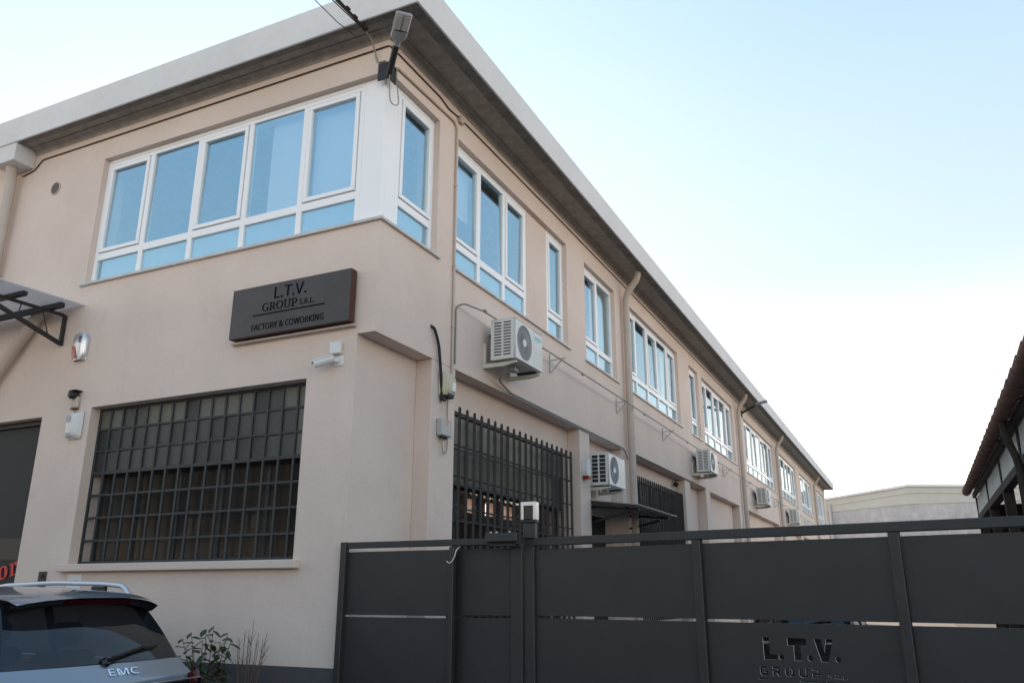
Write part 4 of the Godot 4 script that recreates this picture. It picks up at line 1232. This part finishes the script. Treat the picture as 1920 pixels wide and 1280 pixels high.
func car(called: String, label: String, at: Vector3, turn: float, paint: Material, badge: bool) -> Node3D:
	# its rear stands at z = 0 and it points along -z
	var o := thing(called, label, "car", at, turn, "parked cars")
	# lower body, lofted through rounded sections: z, bottom, top, half width
	var secs := [[0.09, 0.5, 0.84, 0.72], [0.075, 0.40, 0.93, 0.82], [0.03, 0.33, 1.02, 0.885], [-0.06, 0.28, 1.075, 0.92], [-0.3, 0.25, 1.10, 0.935], [-1.2, 0.24, 1.08, 0.94], [-2.6, 0.24, 1.05, 0.935], [-3.3, 0.25, 1.02, 0.925], [-3.9, 0.27, 0.93, 0.90], [-4.25, 0.32, 0.82, 0.84], [-4.4, 0.42, 0.7, 0.7]]
	var st := begin()
	surf(st, 32, 40, func(u: float, v: float) -> Vector3:
		var s := v * (secs.size() - 1)
		var i := mini(int(s), secs.size() - 2)
		var f := s - i
		f = f * f * (3 - 2 * f) * 0.35 + f * 0.65
		var e := []
		for q in 4:
			e.append(lerpf(secs[i][q], secs[i + 1][q], f))
		var a := TAU * u
		var cx := signf(cos(a)) * pow(absf(cos(a)), 0.36)
		var sy := signf(sin(a)) * pow(absf(sin(a)), 0.36)
		return Vector3(cx * e[3], (e[1] + e[2]) / 2 + sy * (e[2] - e[1]) / 2, e[0]), Vector3.UP, Vector3(0, 0.7, -2.2))
	for e: Array in [secs[0], secs[-1]]:
		for k in 32:
			var ring := []
			for m in 2:
				var a := TAU * (k + m) / 32.0
				ring.append(Vector3(signf(cos(a)) * pow(absf(cos(a)), 0.36) * e[3], (e[1] + e[2]) / 2 + signf(sin(a)) * pow(absf(sin(a)), 0.36) * (e[2] - e[1]) / 2, e[0]))
			tri(st, ring[0], ring[1], Vector3(0, (e[1] + e[2]) / 2, e[0] * 1.02), Vector3(0, 0, signf(e[0])))
	put(o, "body", paint, st.commit())
	# tailgate below the glass
	var t := part(o, "tailgate")
	st = begin()
	surf(st, 20, 14, func(u: float, v: float) -> Vector3:
		var x := (2 * u - 1)
		var y := lerpf(0.62, 1.105, v)
		var z := 0.105 + 0.02 * smoothstep(0.90, 0.965, y) - 0.115 * clampf((y - 0.965) / 0.145, 0.0, 1.0) - 0.05 * smoothstep(0.85, 0.62, y)
		return Vector3(x * lerpf(0.80, 0.73, smoothstep(0.95, 1.1, y)), y, z - 0.075 * x * x), Vector3.BACK)
	put(t, "panel", paint, st.commit())
	st = begin()
	surf(st, 20, 3, func(u: float, v: float) -> Vector3:
		var x := (2 * u - 1) * 0.86
		return Vector3(x, lerpf(0.875, 0.948, v), 0.125 - 0.095 * x * x + 0.012 * v), Vector3.BACK)
	put(t, "light_bar", mats.car_black, st.commit())
	st = begin()
	var chrome := []
	for k in 21:
		var x := lerpf(-0.84, 0.84, k / 20.0)
		chrome.append(Vector3(x, 0.957, 0.134 - 0.095 * x * x))
	tube(st, chrome, 0.007, -1.0, 6)
	put(t, "chrome_strip", mats.chrome, st.commit())
	if badge:
		word(t, "badge", mats.chrome, "EMC", "Droid Sans", 0.052, 0.006, Vector3(0.12, 1.05, 0.062), 0.25, 400).rotation.x = -0.67
	st = begin()
	surf(st, 12, 3, func(u: float, v: float) -> Vector3: return Vector3(lerpf(-0.3, 0.3, u), lerpf(0.70, 0.83, v), 0.108 - 0.03 * pow(2 * u - 1, 2)), Vector3.BACK)
	put(t, "plate_recess", mats.car_trim, st.commit())
	for s: float in [-1.0, 1.0]:
		st = begin()
		surf(st, 8, 6, func(u: float, v: float) -> Vector3:
			var a := lerpf(0.0, 1.45, u)
			return Vector3(s * (0.71 + 0.275 * sin(a)), lerpf(0.84, 1.045 - 0.05 * (1 - u), v), 0.125 - 0.06 - 0.30 * (1 - cos(a)) + 0.03 * sin(PI * v)), Vector3(s, 0, 1))
		put(o, "tail_lamp", mats.tail_lens, st.commit())
	st = begin()
	surf(st, 24, 8, func(u: float, v: float) -> Vector3:
		var a := lerpf(-1.35, 1.35, u)
		return Vector3(sin(a) * 0.94, lerpf(0.26, 0.60, v), 0.05 - 0.42 * (1 - cos(a)) + 0.09 * sin(PI * (0.25 + 0.6 * v))), Vector3.BACK)
	put(o, "rear_bumper", mats.car_trim, st.commit())
	# greenhouse
	var glass_pt := func(u: float, v: float) -> Vector3:
		var x := 2 * u - 1
		return Vector3(x * lerpf(0.715, 0.575, v), lerpf(1.10, 1.515, v) + 0.01 * (1 - x * x), lerpf(0.005, -0.30, v) - 0.075 * x * x + 0.03 * sin(PI * v))
	st = begin()
	surf(st, 14, 8, glass_pt, Vector3.BACK)
	put(o, "rear_window", mats.car_glass, st.commit())
	for s: float in [-1.0, 1.0]:
		st = begin()
		surf(st, 4, 8, func(u: float, v: float) -> Vector3:
			var p: Vector3 = glass_pt.call(1.0 if s > 0 else 0.0, v)
			var q := Vector3(s * lerpf(0.85, 0.63, v), lerpf(1.085, 1.545, v), lerpf(-0.30, -0.62, v))
			return p.lerp(q, u) + Vector3(s * 0.03 * sin(PI * u), 0, 0.02 * sin(PI * u)), Vector3(s, 0, 0.6))
		put(o, "rear_pillar", mats.car_black, st.commit())
		st = begin()
		surf(st, 10, 5, func(u: float, v: float) -> Vector3: return Vector3(s * (lerpf(0.865, 0.64, v) + 0.012 * sin(PI * v)), lerpf(1.07, 1.55, v), lerpf(lerpf(-0.3, -0.62, v), lerpf(-2.95, -2.35, v), u)), Vector3(s, 0, 0))
		put(o, "side_window", mats.car_glass, st.commit())
		tube_part(o, "front_pillar", mats.car_black, [Vector3(s * 0.84, 1.05, -3.1), Vector3(s * 0.62, 1.57, -2.4)], 0.04, -1.0, 8)
		tube_part(o, "middle_pillar", mats.car_black, [Vector3(s * 0.855, 1.06, -1.65), Vector3(s * 0.64, 1.56, -1.6)], 0.035, -1.0, 8)
		st = begin()
		tube(st, rounded([Vector3(s * 0.565, 1.56, -0.50), Vector3(s * 0.565, 1.635, -0.58), Vector3(s * 0.57, 1.65, -0.8), Vector3(s * 0.575, 1.663, -1.4), Vector3(s * 0.57, 1.64, -2.1), Vector3(s * 0.565, 1.57, -2.35)], 0.09, 5), 0.02, -1.0, 10)
		put(o, "roof_rail", mats.silver, st.commit())
		put(o, "rail_foot", mats.car_black, box_mesh(Vector3(0.045, 0.05, 0.16), 0.012), Vector3(s * 0.565, 1.612, -0.86))
	st = begin()
	surf(st, 12, 5, func(u: float, v: float) -> Vector3:
		var x := 2 * u - 1
		return Vector3(x * lerpf(0.78, 0.58, v), lerpf(1.03, 1.59, v), lerpf(-3.2, -2.42, v) + 0.1 * x * x), Vector3(0, 0.6, -1))
	put(o, "windscreen", mats.car_glass, st.commit())
	var roof_y := func(z: float) -> float: return 1.565 + 0.065 * sin(clampf((-z - 0.05) / 2.5, 0, 1) * PI * 0.9 + 0.15)
	st = begin()
	surf(st, 20, 24, func(u: float, v: float) -> Vector3:
		var x := 2 * u - 1
		var z := lerpf(-0.085, -2.45, v) - 0.10 * pow(absf(x), 3.0) * (1.0 - v)
		return Vector3(x * lerpf(0.585, 0.64, smoothstep(0.0, 0.2, v)), roof_y.call(z) - 0.055 * pow(absf(x), 3.0) - 0.03 * smoothstep(0.06, 0.0, v), z), Vector3.UP)
	put(o, "roof", paint, st.commit())
	var sp := part(o, "spoiler")
	st = begin()
	surf(st, 20, 4, func(u: float, v: float) -> Vector3:
		var x := 2 * u - 1
		var z := lerpf(-0.088, -0.33, v) - 0.10 * pow(absf(x), 3.0)
		return Vector3(x * 0.58, lerpf(1.547, 1.51, v) - 0.06 * pow(absf(x), 3.0) - 0.035 * sin(PI * minf(1.0, v * 1.3)), z), Vector3.DOWN)
	put(sp, "underside", mats.car_black, st.commit())
	st = begin()
	surf(st, 12, 3, func(u: float, v: float) -> Vector3:
		var x := lerpf(-0.28, 0.28, u)
		return Vector3(x, lerpf(1.50, 1.535, v), lerpf(-0.15, -0.098, v) - 0.3 * x * x * x * x), Vector3(0, -0.5, 1))
	put(sp, "brake_lamp", mats.tail_lens, st.commit())
	var w := part(o, "rear_wiper")
	st = begin()
	lathe(st, Vector3(0.0, 1.108, 0.0), Vector3(0, 0.5, 0.86).normalized(), [[0.035, 0.0], [0.035, 0.025], [0.022, 0.04], [0.0, 0.042]], 14)
	put(w, "hub", mats.car_black, st.commit())
	bar(w, "arm", mats.car_black, Vector3(0.0, 1.13, 0.035), Vector3(0.36, 1.195, -0.035), 0.03, 0.025, 0.006)
	bar(w, "blade", mats.black_rubber, Vector3(0.06, 1.145, 0.01), Vector3(0.5, 1.20, -0.06), 0.016, 0.02, 0.003)
	# inside
	var c := part(o, "cabin")
	box(c, "parcel_shelf", mats.seat_cloth, Vector3(-0.7, 1.0, -0.62), Vector3(0.7, 1.09, -0.1), 0.01)
	box(c, "floor", mats.car_trim, Vector3(-0.8, 0.5, -3.1), Vector3(0.8, 0.6, -0.3), 0.0)
	box(c, "dashboard", mats.car_trim, Vector3(-0.78, 0.8, -3.1), Vector3(0.78, 1.08, -2.6), 0.05)
	for s: Array in [[-0.38, -0.85], [0.38, -0.85], [-0.38, -1.75], [0.38, -1.75]]:
		box(c, "seat_back", mats.seat_cloth, Vector3(s[0] - 0.27, 0.6, s[1] - 0.16), Vector3(s[0] + 0.27, 1.15, s[1]), 0.06)
		box(c, "headrest", mats.seat_cloth, Vector3(s[0] - 0.14, 1.17, s[1] - 0.13), Vector3(s[0] + 0.14, 1.36, s[1] - 0.02), 0.045)
	for s: float in [-1.0, 1.0]:
		for z: float in [-0.85, -3.5]:
			var wheel := part(o, "wheel", Vector3(s * 0.86, 0.35, z))
			st = begin()
			lathe(st, Vector3.ZERO, Vector3(s, 0, 0), [[0.22, -0.2], [0.32, -0.2], [0.35, -0.17], [0.35, 0.05], [0.32, 0.085], [0.23, 0.08]], 28)
			put(wheel, "tyre", mats.tyre, st.commit())
			st = begin()
			lathe(st, Vector3.ZERO, Vector3(s, 0, 0), [[0.23, 0.07], [0.2, 0.03], [0.05, 0.06], [0.0, 0.062]], 28)
			put(wheel, "rim", mats.silver, st.commit())
	return o

func yellow_bin() -> void:
	var o := thing("waste_bin", "yellow waste bin in the yard, seen through the cut-out letters", "bin", Vector3(1.75, 0, -5.6))
	var st := begin()
	surf(st, 24, 4, func(u: float, v: float) -> Vector3:
		var a := TAU * u
		var r := lerpf(0.2, 0.27, v)
		return Vector3(signf(cos(a)) * pow(absf(cos(a)), 0.4) * r, lerpf(0.05, 1.0, v), signf(sin(a)) * pow(absf(sin(a)), 0.4) * r), Vector3.UP, Vector3(0, 0.5, 0))
	put(o, "body", mats.yellow_plastic, st.commit())
	box(o, "lid", mats.yellow_plastic, Vector3(-0.29, 1.0, -0.3), Vector3(0.29, 1.05, 0.3), 0.02)
	box(o, "handle", mats.yellow_plastic, Vector3(-0.2, 0.95, -0.36), Vector3(0.2, 0.98, -0.3), 0.01)
	for s: float in [-1.0, 1.0]:
		var w := begin()
		lathe(w, Vector3(s * 0.22, 0.1, -0.2), Vector3(s, 0, 0), [[0.0, -0.02], [0.1, -0.02], [0.1, 0.03], [0.0, 0.03]], 16)
		put(o, "wheel", mats.tyre, w.commit())

# ---------------------------------------------------------------- plants

func leaf_mesh() -> Mesh:
	var st := begin()
	surf(st, 4, 6, func(u: float, v: float) -> Vector3:
		var x := 2 * u - 1
		var w := 0.027 * pow(sin(PI * clampf(v * 0.96 + 0.02, 0, 1)), 0.75)
		return Vector3(x * w, -0.018 * v * v - 0.006 * (1 - absf(x)) + 0.0, v * 0.085), Vector3.UP)
	return st.commit()

func plants() -> void:
	rng.seed = 21
	var leaf := leaf_mesh()
	var o := thing("shrub", "small dark leafy shrub against the wall beside the car", "shrub", Vector3(-1.42, 0, 0.32))
	box(o, "soil", mats.soil, Vector3(-0.3, 0.0, -0.15), Vector3(0.3, 0.06, 0.15), 0.02)
	var tips := [Vector3(-0.33, 1.24, 0.02), Vector3(-0.2, 1.3, 0.05), Vector3(-0.07, 1.33, 0.0), Vector3(0.06, 1.36, 0.04), Vector3(0.16, 1.30, -0.04), Vector3(0.27, 1.25, 0.02), Vector3(0.2, 1.16, 0.08), Vector3(-0.12, 1.17, 0.1), Vector3(0.05, 1.12, 0.12), Vector3(0.25, 1.05, 0.05), Vector3(-0.28, 1.1, 0.08), Vector3(0.0, 1.0, 0.08), Vector3(0.12, 1.22, 0.0), Vector3(0.1, 0.95, 0.1), Vector3(-0.1, 0.9, 0.12), Vector3(0.0, 1.24, 0.1), Vector3(0.1, 1.08, 0.02), Vector3(-0.2, 1.02, 0.02), Vector3(0.3, 1.14, 0.08), Vector3(-0.05, 1.1, 0.05), Vector3(0.2, 0.9, 0.08), Vector3(-0.3, 0.95, 0.1)]
	for p: Vector3 in tips:
		var foot := Vector3(p.x * 0.15, 0.04, 0.0)
		var pts := []
		for s in 7:
			var f := s / 6.0
			pts.append(foot.lerp(p, f) + Vector3(sin(f * PI) * p.x * -0.25, 0, 0))
		tube_part(o, "stem", mats.bark, pts, 0.006, 0.0025, 5)
		for k in 13:
			var f := 1.0 - k * 0.03 - (0.0 if k < 5 else 0.02 * k)
			var c: Vector3 = foot.lerp(p, f) + Vector3(sin(f * PI) * p.x * -0.25, 0, 0)
			var b := Basis(Vector3.UP, k * 2.4 + rng.randf_range(-0.4, 0.4)) * Basis(Vector3.RIGHT, rng.randf_range(-0.35, 0.75)) * Basis(Vector3.BACK, rng.randf_range(-0.4, 0.4))
			put(o, "leaf", mats["leaf_%d" % (rng.randi() % 3)], leaf, c, b.scaled(Vector3.ONE * rng.randf_range(0.75, 1.2)))
	o = thing("bare_sapling", "bare reddish twigs of a sapling beside the leafy shrub", "sapling", Vector3(-1.03, 0, 0.26))
	for k in 11:
		var top := Vector3(lerpf(-0.1, 0.22, k / 10.0) + rng.randf_range(-0.03, 0.03), rng.randf_range(1.22, 1.45) - 0.12 * absf(k - 3) / 7.0, rng.randf_range(-0.06, 0.06))
		var base := Vector3(top.x * 0.2, 0.5 if k % 3 else 0.0, 0)
		var pts := []
		for s in 6:
			var f := s / 5.0
			pts.append(base.lerp(top, f) + Vector3(rng.randf_range(-0.008, 0.008), 0, rng.randf_range(-0.008, 0.008)))
		tube_part(o, "twig", mats.twig, pts, 0.006, 0.0018, 5)
		for s in 3:
			var f := rng.randf_range(0.55, 0.9)
			var c := base.lerp(top, f)
			tube_part(o, "twig", mats.twig, [c, c + Vector3(rng.randf_range(-0.06, 0.09), rng.randf_range(0.06, 0.13), rng.randf_range(-0.03, 0.03))], 0.003, 0.0012, 4)

# ---------------------------------------------------------------- scene

func clear_sky(to_sun: Vector3, energy: float) -> ImageTexture:
	# a clear low-sun sky: pale towards the horizon and round the sun, bluer overhead and away from it
	var stops := [[0.0, Color(5.2, 4.35, 3.5)], [5.0, Color(4.3, 3.7, 3.05)], [9.0, Color(2.35, 2.12, 1.88)], [13.0, Color(1.14, 1.15, 1.14)], [20.0, Color(0.66, 0.81, 0.93)], [37.0, Color(0.455, 0.66, 0.91)], [60.0, Color(0.34, 0.58, 0.92)], [91.0, Color(0.25, 0.46, 0.82)]]
	var w := 256
	var h := 128
	var im := Image.create_empty(w, h, false, Image.FORMAT_RGBF)
	for j in h:
		var el := 90.0 - (j + 0.5) * 180.0 / h
		var c0 := Color(0.2, 0.19, 0.18)
		if el > 0.0:
			for k in stops.size() - 1:
				if el >= stops[k][0] and el < stops[k + 1][0]:
					c0 = (stops[k][1] as Color).lerp(stops[k + 1][1], (el - stops[k][0]) / (stops[k + 1][0] - stops[k][0]))
		for i in w:
			var az := (i + 0.5) / w * TAU
			var d := Vector3(sin(az) * cos(deg_to_rad(el)), sin(deg_to_rad(el)), -cos(az) * cos(deg_to_rad(el)))
			var g := rad_to_deg(acos(clampf(d.dot(to_sun), -1, 1)))
			var c := c0
			if el > 0.0:
				var glow := 0.40 * exp(-pow(g / 28.0, 2)) + 0.10 * exp(-pow(g / 50.0, 2))
				var away := smoothstep(60.0, 130.0, g)
				c = Color(c.r * (1.0 - 0.14 * away) + glow, c.g * (1.0 - 0.06 * away) + glow * 0.97, c.b + glow * 0.9)
			im.set_pixel(i, j, Color(c.r * energy, c.g * energy, c.b * energy))
	return ImageTexture.create_from_image(im)

func _ready() -> void:
	var cam := Camera3D.new()
	cam.name = "camera"
	cam.fov = 45.252
	cam.far = 400.0
	cam.near = 0.05
	add_child(cam)
	cam.position = Vector3(4.521, 1.65, 6.33)
	cam.rotation_degrees = Vector3(17.07, 25.561, 0)
	cam.current = true
	var env := Environment.new()
	env.background_mode = Environment.BG_SKY
	env.tonemap_mode = Environment.TONE_MAPPER_LINEAR
	env.tonemap_exposure = 1.6
	env.sdfgi_enabled = true
	env.ssao_enabled = true
	env.ssil_enabled = true
	var to_sun := Basis.from_euler(Vector3(deg_to_rad(-17.0), deg_to_rad(222.0), 0)).z
	var sm := PanoramaSkyMaterial.new()
	sm.panorama = clear_sky(to_sun, 1.10 / env.tonemap_exposure)
	var sky := Sky.new()
	sky.sky_material = sm
	env.sky = sky
	var we := WorldEnvironment.new()
	we.name = "world"
	we.environment = env
	add_child(we)
	var sun := DirectionalLight3D.new()
	sun.name = "sun"
	sun.light_energy = 1.6
	sun.light_color = Color(1.0, 0.86, 0.68)
	sun.light_angular_distance = 0.5
	sun.shadow_enabled = true
	add_child(sun)
	# low sun behind the building, to the left: both faces in view lie in the shade
	sun.rotation_degrees = Vector3(-17, 222, 0)
	make_materials()
	# the setting
	structure("street", mats.asphalt, box_mesh(Vector3(240, 0.2, 240), 0.0), Vector3(0, -0.1, -20))
	structure("pavement", mats.paving, box_mesh(Vector3(7.0, 0.16, 3.6), 0.01), Vector3(-3.72, 0.0, 1.81))
	structure("yard", mats.paving, box_mesh(Vector3(6.0, 0.03, 60), 0.0), Vector3(3.0, 0.0, -30.2))
	factory()
	surroundings()
	gate()
	fixtures()
	car("parked_car", "blue-grey car parked with its tailgate towards the camera beside the wall", Vector3(-0.70, 0.07, 2.03), PI / 2, mats.car_paint, true)
	car("yard_car", "black car parked in the yard, seen through the gate slots", Vector3(2.6, 0, -9.0), 0.0, mats.dark_car_paint, false)
	yellow_bin()
	plants()
